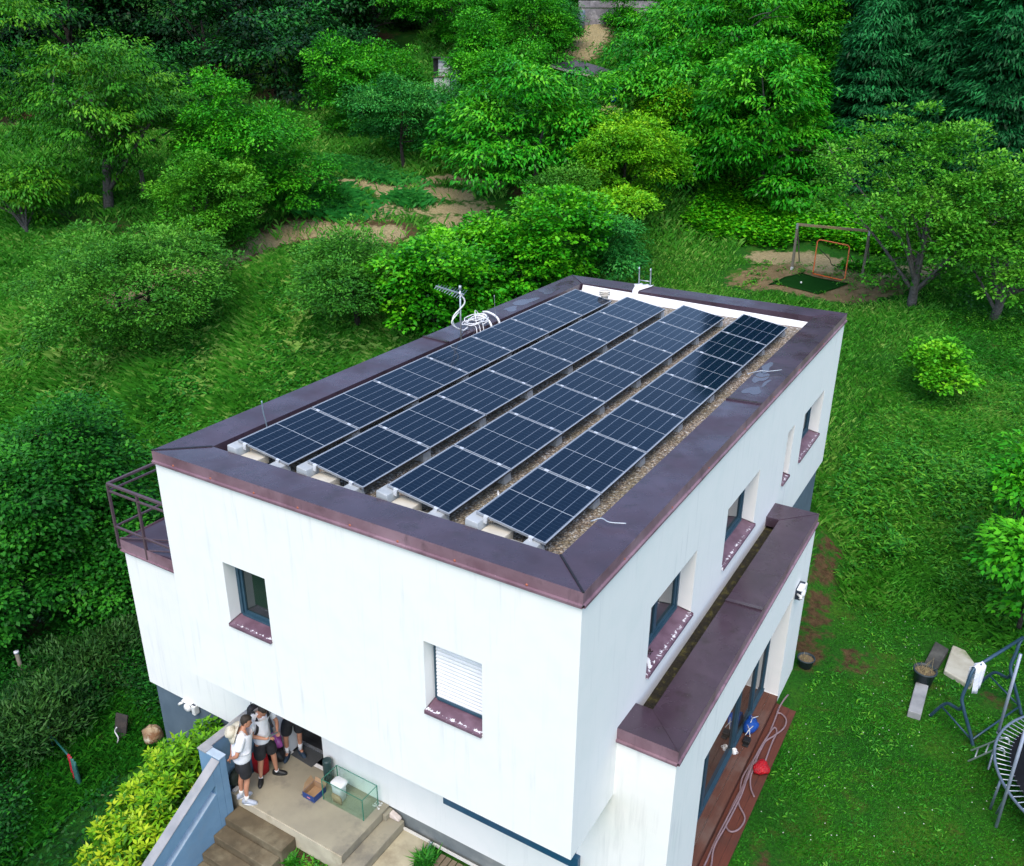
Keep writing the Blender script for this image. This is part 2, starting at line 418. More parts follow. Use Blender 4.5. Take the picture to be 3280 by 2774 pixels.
# lower storey
YF=1.42;ZB=-2.72
lo=MB();LX=-3.6
holed(lo,('y',YF,1),LX,W,ZB,-.004,[(.74,1.70,-2.7,-.55,.40),(4.6,7.3,-1.62,-1.0,.12)],.1)
quadw(lo,(LX,YF,-.004),(-.003,YF,-.004),(-.003,YF,.96),(LX,YF,.96))
quadw(lo,(LX,YF,ZB),(LX,8.2,ZB),(LX,8.2,.96),(LX,YF,.96));quadw(lo,(LX,8.2,ZB),(0,8.2,ZB),(0,8.2,.96),(LX,8.2,.96))
quadw(lo,(LX,YF,.955),(-.003,YF,.955),(-.003,8.2,.955),(LX,8.2,.955));quadw(lo,(LX,YF,ZB),(W,YF,ZB),(W,8.2,ZB),(LX,8.2,ZB))
lo.build('lower_wall',WHITE,house,fix=False)
pl=MB();pl.box(-3.5,1.50,-6.5,3.2,8.1,ZB+.02);pl.box(.3,9.0,-3.6,W-.10,LN-.12,.33);pl.box(-3.4,8.1,-6.5,.4,14.0,-.01);pl.build('slate_plinth',PLINTH,house)
pg=MB();pg.box(3.3,YF+.03,-3.9,8.7,YF+.5,ZB+.01);pg.build('grey_base_strip',PLINC,house)
# extension on the garden side
ex=MB();EX,E0,E1,EZ=8.82,YF,9.76,1.31
holed(ex,('x',EX,-1),E0,E1,-2.9,EZ-.02,[(2.9,8.38,-2.66,-.05)],.37)
quadw(ex,(W,E0,-3.6),(EX,E0,-3.6),(EX,E0,EZ-.02),(W,E0,EZ-.02));quadw(ex,(W,E1,-2.9),(EX,E1,-2.9),(EX,E1,EZ-.02),(W,E1,EZ-.02))
quadw(ex,(W,E0,.93),(EX,E0,.93),(EX,E1,.93),(W,E1,.93));quadw(ex,(8.2,E0,.93),(8.2,E1,.93),(8.2,E1,EZ-.2),(8.2,E0,EZ-.2))
quadw(ex,(EX,E0,-3.6),(EX,2.9,-3.6),(EX,2.9,-2.9),(EX,E0,-2.9))
ex.build('extension_wall',WHITE,house,fix=False)
ch=MB();ch.box(W+.002,E0+.5,.935,8.19,E1-.5,1.0);MOSS=M('mossy_gutter_debris',(.035,.028,.010),(.012,.010,.006),scale=14,rough=1,c3=(.10,.09,.02),s3=7,bmp=1,bdist=.04,hi=.55);ch.build('mossy_gutter',MOSS,house)
# coping runs
def coping_run(P,drop,inner_drop,lip=.03,seams=(),slope=.03):
    """P: outer a, outer b, inner b, inner a at top z ; builds top, fascia, inner face with drip lip"""
    oa,ob,ib,ia=[Vector(p) for p in P];dn=Vector((0,0,-1))
    out=((oa-ia)+(ob-ib));out.z=0
    d=(ob-oa).normalized();nrm=Vector((d.y,-d.x,0));
    if nrm.dot(out)<0:nrm=-nrm
    top=MB();ia2=ia+dn*slope;ib2=ib+dn*slope
    top.add([oa,ob,ib2,ia2],[(0,1,2,3)])
    top.add([ia2,ib2,ib2+dn*inner_drop,ia2+dn*inner_drop],[(0,1,2,3)])
    f=MB();fd=drop-.05
    f.add([oa,ob,ob+dn*fd,oa+dn*fd],[(0,1,2,3)])
    # drip lip
    d2=Vector((0,0,0))
    f.add([oa+dn*fd,ob+dn*fd,ob+dn*(fd+.012)+nrm*lip+d*lip*0,oa+dn*(fd+.012)+nrm*lip],[(0,1,2,3)])
    f.add([oa+dn*(fd+.012)+nrm*lip,ob+dn*(fd+.012)+nrm*lip,ob+dn*drop+nrm*lip,oa+dn*drop+nrm*lip],[(0,1,2,3)])
    f.add([oa+dn*drop+nrm*lip,ob+dn*drop+nrm*lip,ob+dn*drop-nrm*.06,oa+dn*drop-nrm*.06],[(0,1,2,3)])
    t=top.build('roof_coping',COPT,house,fix=False);ff=f.build('fascia',COPF,t,fix=False)
    return t
cw,ov=.655,.02
A=(-ov,-ov,H);B=(W+ov,-ov,H);Cc=(W+ov,LN+ov,H);Dd=(-ov,LN+ov,H)
a=(cw,cw,H);b=(W-cw,cw,H);c=(W-cw,LN-cw,H);d=(cw,LN-cw,H)
cf=coping_run((A,B,b,a),.22,.28);cr=coping_run((B,Cc,c,b),.22,.28);cb=coping_run((Cc,Dd,d,c),.22,.17);cl=coping_run((Dd,A,a,d),.22,.28)
# extension coping: front return, long run, back return
EW=.66;eo=.02
p0=(W,E0-eo,EZ+.01);p1=(EX+eo,E0-eo,EZ+.01);p2=(EX+eo,E1+eo,EZ+.01);p3=(W,E1+eo,EZ+.01)
q0=(W,E0+EW,EZ+.01);q1=(EX-EW,E0+EW,EZ+.01);q2=(EX-EW,E1-EW,EZ+.01);q3=(W,E1-EW,EZ+.01)
e1=coping_run((p0,p1,q1,q0),.25,.30);e2=coping_run((p1,p2,q2,q1),.25,.30);e3=coping_run((p2,p3,q3,q2),.25,.22)
def seam(parent,pts,w=.03,t=.012,mat=None,name='joint_seam'):
    m=MB()
    for i in range(len(pts)-1): m.bar(pts[i],pts[i+1],w,t)
    return m.build(name,mat or DARKSEAM,parent)
def V3(p,dz=0): return (p[0],p[1],p[2]+dz)
seam(cl,[V3(A,.004),V3(a,-.024)],.045)
seam(cr,[V3(b,-.022),(W-.36,.36,H-.006),V3(B,.004)],.028)
seam(cr,[V3(Cc,.004),V3(c,-.024)],.014,mat=COPT);seam(cb,[V3(Dd,.004),V3(d,-.024)],.014)
seam(e1,[V3(p1,.004),V3(q1,-.026)],.012,mat=COPT);seam(e3,[V3(p2,.004),V3(q2,-.026)],.016,mat=COPT)
# lapped sheet joints
for par,x0,x1,y,z in ((cr,W-cw,W+ov,7.35,H),(cl,-ov,cw,7.45,H),(e2,EX-EW,EX+eo,5.5,EZ+.01)):
    m=MB();za,zb=(z-.03,z) if x1>4 else (z,z-.03)
    m.add([(x0,y-.02,za+.004),(x1,y-.02,zb+.004),(x1,y-.02,zb+.03),(x0,y-.02,za+.03),(x0,y+.10,za+.004),(x1,y+.10,zb+.004),(x1,y+.10,zb+.012),(x0,y+.10,za+.012)],[(0,1,2,3),(3,2,6,7),(0,3,7,4),(1,5,6,2)])
    m.build('lap_joint',COPT if par is e2 else DARKSEAM if False else COPT,par)
# screws with rusty halo on the front fascia
RUST=plain('rusty_screw',(.42,.13,.07),.6,.2)
for i,x in enumerate((.48,1.35,2.3,3.2,4.2,5.05,6.0,7.1)):
    m=MB();m.lathe((x,-.022,H-.155),[(0,-.010),(.012,-.010),(.018,-.004),(.019,.002)],10,ax='y');m.build('screw',RUST,cf)
for y in (1.2,2.9,4.5,6.4,8.3,10.2,12.4):
    m=MB();m.lathe((W+.022,y,H-.155),[(.018,-.002),(.015,.006),(0,.008)],8,ax='x');m.build('screw',RUST,cr)
# white flashing at the foot of the far parapet
m=MB();yb=LN-cw-.01
m.add([(cw+.05,yb,H-.335),(W-cw-.02,yb,H-.335),(W-cw-.02,yb,H-.19),(cw+.05,yb,H-.06),(cw+.05,yb-.14,H-.33),(W-cw-.02,yb-.09,H-.33)],[(3,2,5,4)])
m.build('white_flashing',plain('white_membrane',(.82,.82,.84),.5),house,fix=False)
# puddle film on the right coping
def blob(cx,cy,rx,ry,z0,sl,n,seed,name,parent,mat):
    r=random.Random(seed);m=MB();pts=[]
    ph=[r.random()*6.28 for _ in range(4)]
    for k in range(n):
        t=2*math.pi*k/n;q=1+.28*math.sin(2*t+ph[0])+.18*math.sin(3*t+ph[1])+.07*math.sin(5*t+ph[2])
        x=cx+rx*q*math.cos(t);y=cy+ry*q*math.sin(t);pts.append((x,y,z0+sl*(x-cx)))
    m.add(pts,[tuple(range(n))]);return m.build(name,mat,parent,fix=False)
WET=glass_mat('rain_water_film',(.045,.028,.038),.09)
slp=.03/.675
for i,(x,y,rx,ry) in enumerate(((7.52,8.05,.13,.30),(7.42,8.9,.11,.42),(7.35,9.6,.10,.34),(7.62,8.6,.05,.2))): blob(x,y,rx,ry,H-.03+slp*(x-(W-cw))+.0035,slp,50,i+3,'puddle',cr,WET)
for i,(x,y,rx,ry) in enumerate(((.3,12.9,.17,.5),(.34,11.5,.15,.55),(.25,13.9,.13,.35),(.4,10.7,.12,.3))): blob(x,y,rx,ry,H-.0+(-slp)*(x+ov)+.0035,-slp,50,i+13,'puddle',cl,WET)
# ---------------------------------------------------------------- windows
def edge_attr(o,fn):
    me=o.data;a=me.attributes.new('edge','FLOAT','POINT')
    for i,vv in enumerate(me.vertices): a.data[i].value=fn(vv.co+wloc(o))
def window(ax,pos,sg,u0,u1,v0,v1,depth,split=None,shutter=False,blue=FRAME,inner=None):
    def P(u,v,d):
        w=pos+sg*d
        return (u,w,v) if ax=='y' else (w,u,v)
    def bx(mb,ua,ub,va,vb,da,db):
        p=P(ua,va,da);q=P(ub,vb,db);mb.box(*p,*q)
    f=MB();t=.065;d0,d1=depth-.07,depth+.02
    bx(f,u0,u0+t,v0,v1,d0,d1);bx(f,u1-t,u1,v0,v1,d0,d1);bx(f,u0+t,u1-t,v1-t,v1,d0,d1);bx(f,u0+t,u1-t,v0,v0+t*1.2,d0-.02,d1)
    # sash
    us=[u0+t,u1-t] if split is None else [u0+t]+split+[u1-t]
    for i in range(len(us)-1):
        a,b2=us[i]+.004,us[i+1]-.004;s=.05;e0,e1=depth-.045,depth+.01
        for q in ((a,a+s,v0+t*1.2,v1-t),(b2-s,b2,v0+t*1.2,v1-t),(a+s,b2-s,v1-t-s,v1-t),(a+s,b2-s,v0+t*1.2,v0+t*1.2+s)): bx(f,*q,e0,e1)
    w=f.build('window',blue,house,bevel=.004)
    g=MB();bx(g,u0+t,u1-t,v0+t,v1-t,depth-.02,depth-.012);g.build('pane',PANE if v0>0 else PANE2,w)
    if v0>.5:
        sl=MB();a,b2=u0-.0,u1+.0
        # sill: sloping sheet with a front drip
        zi,zo=v0+.05,v0-.005
        pts=[P(a,zi,depth-.07),P(b2,zi,depth-.07),P(b2,zo,-.045),P(a,zo,-.045),P(b2,zo-.05,-.045),P(a,zo-.05,-.045),P(b2,zo-.05,0.0),P(a,zo-.05,0.0)]
        N_=14
        rows=[]
        for i in range(N_+1):
            t_=i/N_;dd=(depth-.07)*(1-t_)+(-.045)*t_;zz=zi*(1-t_)+zo*t_
            rows.append([P(a+(b2-a)*k/6,zz,dd) for k in range(7)])
        rows.append([P(a+(b2-a)*k/6,zo-.045,-.047) for k in range(7)]);rows.append([P(a+(b2-a)*k/6,zo-.045,0) for k in range(7)])
        vs=[p for r_ in rows for p in r_];fs=[(i*7+k,i*7+k+1,(i+1)*7+k+1,(i+1)*7+k) for i in range(len(rows)-1) for k in range(6)]
        sl.add(vs,fs);
        for e in (a,b2):
            sl.add([P(e,zi+.012,depth-.07),P(e,zo+.018,-.05),P(e,zo-.05,-.05),P(e,zo-.05,.0),P(e,zi-.02,depth-.07)],[(0,1,2,3,4)])
        so=sl.build('sill',SILL,w,fix=False)
        def ea(co):
            dd=(co.y-pos)*sg if ax=='y' else (co.x-pos)*sg
            return max(0,min(1,1-(dd+.045)/(depth*.62)))
        edge_attr(so,ea)
    if shutter:
        s=MB();n=17;va=v0+t*1.2+.02;vb=v1-.03;h=(vb-va)/n
        prof=[]
        for i in range(n):
            z=va+i*h
            for q,dd in ((0,.012),(.15,0),(.5,-.006),(.85,0),(.98,.012)): prof.append((z+q*h,depth-.085+dd))
        vs=[];
        for z,dd in prof: vs+=[P(u0+t-.01,z,dd),P(u1-.02,z,dd)]
        s.add(vs,[(2*i,2*i+1,2*i+3,2*i+2) for i in range(len(prof)-1)]);s.build('shutter',SHUT,w,fix=False)
        s=MB();bx(s,u0+t,u1-.02,v0+t*1.2-.01,v0+t*1.2+.025,depth-.11,depth-.07);s.build('shutter_bottom_rail',blue,w)
    return w
w1=window('y',0,1,*F1[0],.30)
cu=MB()
for k in range(14):
    x=1.98+.018*k; cu.add([(x,.40+.012*(k%2),1.7),(x+.018,.40+.012*((k+1)%2),1.7),(x+.018,.40+.012*((k+1)%2),2.7),(x,.40+.012*(k%2),2.7)],[(0,1,2,3)])
w2=window('y',0,1,*F1[1],.30,shutter=True)
window('x',W,-1,*R1[0],.32,split=[3.4]);window('x',W,-1,*R1[1],.32,split=[7.0]);window('x',W,-1,*R1[2],.32);window('x',W,-1,*R1[3],.32,split=[12.6])
# long low window under the overhang: protruding blue sill box
hw=MB();hw.box(4.6,YF+.06,-1.62,4.66,YF+.11,-1.0);hw.box(7.24,YF+.06,-1.62,7.3,YF+.11,-1.0);hw.box(4.66,YF+.06,-1.06,7.24,YF+.11,-1.0)
h_=hw.build('ribbon_window',FRAME,house,bevel=.006);g=MB();g.box(4.66,YF+.08,-1.62,7.24,YF+.09,-1.06);g.build('pane',PANE,h_)
hw=MB();hw.box(4.68,YF-.10,-1.84,7.38,YF-.002,-1.60);hw.build('blue_sill',M('blue_sill_paint',(.012,.07,.14),(.02,.09,.17),rough=.4),h_,bevel=.006)
# front door
dr=MB();dr.box(.745,YF+.37,-2.66,1.695,YF+.44,-.56);dr.box(.745,YF+.32,-2.695,1.695,YF+.42,-2.655,1)
do=dr.build('front_door',[BROWND,ALU],house)
m=MB();
for z in (-2.45,-1.6): m.box(.83,YF+.352,z,1.61,YF+.3695,z+.7)
m.build('door_panel',BROWND,do,bevel=.01)
m=MB();m.lathe((1.28,YF+.32,-1.63),[(0,-.05),(.03,-.048),(.05,-.03),(.055,0),(.045,.02),(.02,.03),(.02,.05)],16,ax='y');m.build('door_knob',plain('white_knob',(.8,.8,.78),.2),do)
# sliding glazing in the extension
sl=MB();gx=EX-.37
for y in (2.93,4.28,4.36,6.2,6.32,7.5,8.33): sl.box(gx-.04,y-.035,-2.6,gx+.05,y+.035,-.09)
sl.box(gx-.04,2.9,-2.66,gx+.07,8.38,-2.58);sl.box(gx-.04,2.9,-.10,gx+.05,8.38,-.052)
s=sl.build('sliding_door',FRAME,house,bevel=.004);g=MB()
for y0,y1 in ((2.97,4.24),(4.4,6.16),(6.36,7.46),(7.54,8.29)): g.box(gx-.005,y0,-2.58,gx+.003,y1,-.1)
g.build('pane',PANE2,s)
g=MB();g.bar((gx+.06,3.98,-2.5),(gx+.06,3.98,-.5),.04,.02);g.bar((gx+.065,3.98,-1.75),(gx+.065,3.98,-1.55),.03,.05);g.build('door_edge_strip',plain('brass_strip',(.45,.33,.16),.35,.4),s)
# wall lamps: white dome on a dark plate with round lens
def wall_lamp(loc,ax):
    m=MB()
    def T(u,v,d): return (loc[0]+u,loc[1]-d,loc[2]+v) if ax=='y' else (loc[0]+d,loc[1]+u,loc[2]+v)
    def bb(mb,u0,u1,v0,v1,d0,d1): mb.box(*T(u0,v0,d0),*T(u1,v1,d1))
    bb(m,-.19,.19,-.13,.13,0,.12);p=m.build('wall_lamp',plain('dark_lamp_plate',(.02,.03,.05),.4),house,bevel=.01)
    s=MB();bb(s,.10,.21,-.12,.12,.02,.16);bb(s,-.21,.10,.10,.14,.02,.16);s.build('lamp_cover',plain('lamp_white',(.75,.76,.76),.35),p,bevel=.02)
    r=[]
    for q,dd in ((.105,.12),(.10,.15),(.07,.18),(.0,.19)): r.append([T(q*math.cos(2*math.pi*k/18)-.05,q*math.sin(2*math.pi*k/18)-.01,dd) for k in range(18)])
    s=MB();s.loft(r,cap=False);s.build('lens',plain('lamp_lens',(.82,.82,.84),.15),p)
    s=MB();s.tube([T(-.2,.02,.05),T(-.26,.02,.14),T(-.30,-.02,.15)],[.02,.035,.04],8);s.build('motion_sensor',plain('sensor_white',(.7,.7,.7),.4),p)
wall_lamp((-2.25,1.50,-2.84),'y');wall_lamp((EX,8.72,-.05),'x')
# ---------------------------------------------------------------- balcony on the low wing
bc=MB();bz=.97
bc.box(LX-.03,YF-.03,bz-.005,.0,8.25,bz+.02);bd=bc.build('balcony_floor',COPT,house)
fc=MB();fc.box(LX-.035,YF-.035,bz-.20,-.002,YF-.0305,bz+.05);fc.box(LX-.06,YF-.06,bz-.23,-.002,YF-.032,bz-.20);fc.box(LX-.035,YF-.0305,bz-.2,LX-.0305,8.25,bz+.05);fc.build('fascia',COPF,bd)
RAIL=plain('brown_rail_paint',(.095,.06,.075),.45)
def rl(name,*bars,w=.05,parent=None):
    m=MB()
    for a_,b_ in bars: m.bar(a_,b_,w)
    return m.build(name,RAIL,parent or rail,bevel=.004)
rail=None
x0,y0,zt_,zb_=LX-.12,YF-.02,2.30,.80
rm=MB();rm.bar((x0,y0,zt_),(-.0,y0,zt_),.06,.05);rm.bar((x0,y0,zt_),(x0,8.2,zt_),.06,.05)
rail=rm.build('balcony_railing',RAIL,house,bevel=.005)
for (px,py) in ((x0,y0),(x0+.92,y0),(x0+1.9,y0),(x0+2.9,y0),(x0,3.1),(x0,4.7),(x0,6.4),(x0,8.1)):
    rl('post',((px,py,zb_-.02),(px,py,zt_-.02)))
rl('rail_bar',((x0,y0,zt_-.16),(0,y0,zt_-.16)),((x0,y0,zt_-.16),(x0,8.2,zt_-.16)),w=.04)
rl('rail_bar',((x0,y0,1.30),(0,y0,1.30)),((x0,y0,1.30),(x0,8.2,1.30)),w=.04)
rl('rail_bar',((x0+.05,y0+.03,1.02),(-.6,2.9,1.02)),((x0+1.0,y0,1.02),(-.2,2.1,1.3)),w=.03)
rl('bracket',((x0,y0,zb_),(LX+.05,YF+.05,zb_)),((x0+.92,y0,zb_),(x0+.92,YF+.05,zb_)),w=.05)
# ================================================================== SOLAR ARRAY
PW,PL,G=1.134,1.722,.022;tilt=-.1525
X=[1.023,2.566,4.161,5.748];Y0=.8896
ordn=['first','second','third','fourth','fifth','sixth','last']
rown=['leftmost row','second row from the left','third row from the left','rightmost row']
ct,st=math.cos(tilt),math.sin(tilt)
def ploc(k,j): return (X[k],Y0+j*(PL+G),H-st*PW/2)
def mk_panel():
    r=empty('solar_panel',(0,0,0),'x','solar panel','solar panels on the flat roof')
    def at(mb_pts): return mb_pts
    def R(x,y,z): return (x*ct-z*st,y,x*st+z*ct)
    def bx(x0,y0,z0,x1,y1,z1,mb):
        v=[R(x,y,z) for z in (z0,z1) for x,y in ((x0,y0),(x1,y0),(x1,y1),(x0,y1))]
        mb.add(v,[(0,3,2,1),(4,5,6,7),(0,1,5,4),(1,2,6,5),(2,3,7,6),(3,0,4,7)])
    m=MB();m.add([R(.009,.009,.001),R(PW-.009,.009,.001),R(PW-.009,PL-.009,.001),R(.009,PL-.009,.001)],[(0,1,2,3)])
    g=m.build('glass',PANEL,r,fix=False);uv=g.data.uv_layers.new(name='UVMap')
    for i,(a_,b_) in enumerate(((0,0),(1,0),(1,1),(0,1))): uv.data[i].uv=(a_,b_)
    m=MB()
    for q in ((0,0,PW,.008),(0,PL-.008,PW,PL),(0,.008,.008,PL-.008),(PW-.008,.008,PW,PL-.008)): bx(q[0],q[1],-.03,q[2],q[3],.003,m)
    m.build('frame',ALU,r)
    m=MB();bx(.01,.01,-.028,PW-.01,PL-.01,-.004,m);bx(PW+.0005,.01,-.030,PW+.004,PL-.01,-.006,m);m.build('backsheet',BLACKP,r)
    return r,R,bx
P0,Rp,bxp=mk_panel()
def kids(o): return [c_ for c_ in bpy.data.objects if c_.parent is o]
pk=kids(P0);panels=[]
for k in range(4):
    for j in range(7):
        if k==0 and j==0:o=P0
        else:
            o=P0.copy();link(o)
            for c_ in pk: cc=c_.copy();link(cc);cc.parent=o
        o.location=ploc(k,j)
        ex_=['at the front roof edge','','','','','','at the far end'][j]
        o['label']=f'{ordn[j]} solar panel from the front in the {rown[k]}' if 0<j<6 else f"solar panel {'nearest the front roof edge' if j==0 else 'at the far end'} in the {rown[k]}"
        if k==3 and j>=5:o['label']=['','','','','','dark solar panel just before the last one in the row beside the wet coping','black-looking solar panel at the far end of the row beside the wet coping'][j]
        panels.append(o)
CL=plain('clamp_white_metal',(.75,.77,.80),.35,.4)
clamp0=None
for k in range(4):
    for j in range(8):
        for e,xx in ((0,.17),(1,PW-.23)):
            m=MB();y=-.011 if 0<j<7 else (-.012 if j==0 else 0);ox,oy,oz=ploc(k,min(j,6));yy=(0 if j<7 else PL)
            m2=MB();bxp(xx-.035,yy-.03 if j else yy-.02,.003,xx+.035,yy+.012,.012,m2)
            if j==0:bxp(xx-.03,yy-.03,-.10,xx+.03,yy-.012,.008,m2)
            m2.v=[(p[0]+ox,p[1]+oy,p[2]+oz) for p in m2.v]
            m2.build('clamp',CL,panels[k*7+min(j,6)])
# ballast supports: sloped concrete blocks under each seam
GZ=H-.335
SUP=concrete('cast_concrete_block',(.40,.43,.45),(.30,.33,.35),(.24,.27,.28))
def support(k,j):
    x0,y,_=ploc(k,0);y=Y0+j*(PL+G)-.011
    r=empty('panel_support',(x0+.5,y,GZ),'x','concrete block','concrete supports under the panel seams')
    for e,(a_,b_) in enumerate(((.02,.26) if j else (-.07,.13),(PW-.26,PW-.10) if j else (PW-.30,PW-.10))):
        z0=H-st*PW/2+a_*st-.045;z1=H-st*PW/2+b_*st-.045;w=.11 if j else .13
        ya,yb=(y-w,y+w) if j else (y-.17,y+.12)
        m=MB();m.prism([(x0+a_-.03,GZ+.002),(x0+b_+.03,GZ+.002),(x0+b_,z1),(x0+a_,z0)],'y',ya,yb);m.build('end_block',SUP,r,bevel=.012)
    m=MB();m.box(x0+.22,y-.10,GZ+.004,x0+PW-.22,y+.10,GZ+.075);m.build('bottom_beam',SUP,r,bevel=.01)
    return r
jn=['at the front end','under the first seam','under the second seam','under the third seam','under the fourth seam','under the fifth seam','under the last seam','at the far end']
for k in range(4):
    for j in range(8):
        r=support(k,j);r['label']=f'grey concrete support {jn[j]} of the {rown[k]}'
for k in range(4):
    x0=X[k];y=Y0-.16
    m=MB();m.box(x0+.15,y-.03,GZ+.08,x0+.53,y+.30,GZ+.225);o=m.build('paver',PAVER,None,bevel=.01)
    tag(o,f'pale paver lying at the front end of the {rown[k]}','paver','pale ballast pavers')
    m=MB();m.box(x0-.25 if k==0 else x0+.55,y-.02,GZ+(.002 if k==0 else .08),x0+(-.08 if k==0 else .82),y+.18,GZ+(.17 if k==0 else .15));o=m.build('paver',PAVER if k==0 else CONC,None,bevel=.008)
    tag(o,('second pale paver tucked against the left parapet at the front' if k==0 else f'grey paver beside the pale one, front of the {rown[k]}'),'paver','pale ballast pavers' if k==0 else 'grey ballast pavers')
# ================================================================== THINGS ON THE ROOF
GAL=plain('galvanised_steel',(.42,.46,.50),.35,.7)
WPL=plain('white_plastic',(.80,.80,.80),.4)
ant=empty('tv_antenna',(.70,7.94,H-.3),'grey television antenna with thin rods on a short mast by the left parapet','antenna')
m=MB();m.tube([(.70,7.94,H-.3),(.70,7.94,H+1.16)],.022,10);m.tube([(.70,7.94,H+1.10),(.70,7.94,H+1.2)],.035,10);m.build('mast',GAL,ant)
bo=MB();ba,bb_=Vector((.80,7.95,H+1.0)),Vector((.08,7.86,H+1.12));bo.bar(ba,bb_,.03);boom=bo.build('boom',GAL,ant)
dv=(bb_-ba).normalized();pv=Vector((-dv.y+.25,dv.x,0)).normalized()
for i in range(11):
    c0=ba.lerp(bb_,.02+i*.094);ln=(.42,.40,.38,.36,.34,.31,.29,.27,.25,.23,.21)[i]
    m=MB();m.tube([c0-pv*ln,c0+pv*ln],.007,6);m.build('rod',GAL,ant)
m=MB();m.tube(bez([(.70,7.9,H+1.05),(.78,8.0,H+.8),(.60,7.8,H+.5),(.55,7.9,H+.25),(.5,8.3,H+.03),(.45,8.6,H+.02)],8),.018,8);m.tube(bez([(.68,7.92,H+.6),(.58,7.75,H+.35),(.62,8.1,H+.1),(.5,8.5,H+.03)],8),.015,8);m.build('cable',WPL,ant)
def coil(name,c,pts_n,r,tr,label):
    rr=random.Random(5);m=MB();P_=[]
    for i in range(pts_n):
        t=i*.5;q=r*(1+.35*math.sin(i*.37)+.15*rr.uniform(-1,1))
        P_.append((c[0]+q*.62*math.cos(t)+rr.uniform(-.02,.02),c[1]+q*math.sin(t)*1.15+rr.uniform(-.03,.03),c[2]+.03+.0022*i+.03*abs(math.sin(t*1.3+i))))
    m.tube(bez(P_,3),tr,6);return m
m=coil('cable_coil',(.42,9.0,H-.02),62,.28,.013,'')
m.tube(bez([(.5,8.9,H+.05),(.2,9.3,H+.22),(.15,9.5,H+.12),(.3,9.3,H+.05)],6),.011,6)
for q in (.0,.15,.3): m.tube(bez([(.45+q*.3,8.8+q,H+.03),(.62,8.7+q,H+.02),(.70,8.62+q,H-.12),(.72,8.6+q,H-.3)],6),.011,6)
o=m.build('cable_coil',WPL,None);tag(o,'tangled coil of thin white cable lying on the left coping','cable')
for i,(y,lb) in enumerate(((9.25,'nearer of two fat white pipes bending over the left parapet'),(9.62,'farther of two fat white pipes bending over the left parapet'))):
    m=MB();m.tube(bez([(.1,y+.2,H+.06),(.3,y+.12,H+.10),(.6,y,H+.07),(.74,y-.05,H-.06),(.78,y-.07,H-.31)],8),.028,10);o=m.build('white_pipe',WPL,None);tag(o,lb,'pipe','white pipes over the parapet')
def rod(name,pts,r,label,mat=GAL):
    m=MB();m.tube(bez(pts,6),r,6);o=m.build(name,mat,None);return tag(o,label,'lightning rod')
rod('lightning_rod',[(.66,9.6,H-.1),(.62,9.57,H+.2),(.6,9.55,H+.62)],.006,'thin dark upright wire rising behind the cable coil')
rod('lightning_rod',[(.72,1.83,H-.25),(.70,1.82,H+.02),(.685,1.80,H+.2),(.69,1.79,H+.42)],.013,'short bluish upright rod by the nearest left panel',plain('blueish_steel',(.25,.33,.40),.4,.4))
for pts,lb in (([(7.16,1.66,H-.02),(7.3,1.70,H+.05),(7.45,1.66,H+.05),(7.66,1.74,H+.055)],'bent grey wire lying on the right coping near the front corner'),([(7.1,9.05,H-.05),(7.35,9.1,H+.05),(7.5,9.2,H+.04),(7.72,9.38,H+.06)],'bent grey wire lying on the wet part of the right coping')):
    m=MB();m.tube(bez(pts,6),.009,6);o=m.build('wire',plain('grey_wire',(.45,.50,.55),.4,.3),None);tag(o,lb,'wire','bent wires on the right coping')
m=MB();m.tube([(5.32,2.15,GZ+.08),(5.42,2.02,GZ+.05)],.018,8);o=m.build('pipe_end',WPL,None);tag(o,'short white pipe end on the gravel between the two right rows','pipe')
# vent
vt=empty('roof_vent',(1.86,13.2,GZ),'round pale roof vent at the far end of the leftmost row','vent')
m=MB();m.lathe((1.86,13.2,GZ),[(.10,0),(.10,.34),(.0,.34)],20);m.build('pipe',plain('beige_pipe',(.55,.5,.42),.5),vt)
m=MB()
for z in (.34,.39,.44): m.lathe((1.86,13.2,GZ),[(.0,z),(.15,z),(.155,z+.01),(.15,z+.02),(.0,z+.025)],24)
m.build('cap',plain('vent_cap',(.72,.66,.58),.4),vt)
# ladder top and white sheet at the far parapet
ld=empty('ladder',(2.28,14.98,-2),'galvanised ladder standing behind the far parapet, only its top showing','ladder')
for x in (2.11,2.46):
    m=MB();m.tube(bez([(x,15.05,-1.9),(x,14.98,3.5),(x,14.93,H+.36),(x,14.88,H+.42)],8),.022,8);m.build('rail',GAL,ld)
for z in (H+.10,H-.2,H-.5,H-.8,H-1.1,H-1.4): 
    m=MB();m.tube([(2.11,14.96,z),(2.46,14.96,z)],.016,8);m.build('rung',GAL,ld)
m=MB();ys=[(14.93,H+.012,.25),(14.7,H+.02,.27),(14.5,H+.012,.15),(14.22,H-.01,.09),(14.185,H-.06,.085),(14.17,H-.22,.11)]
vs=[];n=9
for (y,z,hw_) in ys:
    for k in range(n):
        t=k/(n-1)*2-1;vs.append((2.33+hw_*t+.05*(14.9-y)*0,y,z+.018*math.sin(k*2.1+y*7)))
m.add(vs,[(i*n+k,i*n+k+1,(i+1)*n+k+1,(i+1)*n+k) for i in range(len(ys)-1) for k in range(n-1)],0,True)
o=m.build('white_sheet',plain('white_sheet',(.85,.85,.86),.6),None,fix=False);s_=o.modifiers.new('t','SOLIDIFY');s_.thickness=.006
tag(o,'crumpled white sheet draped over the far parapet below the ladder','sheet')
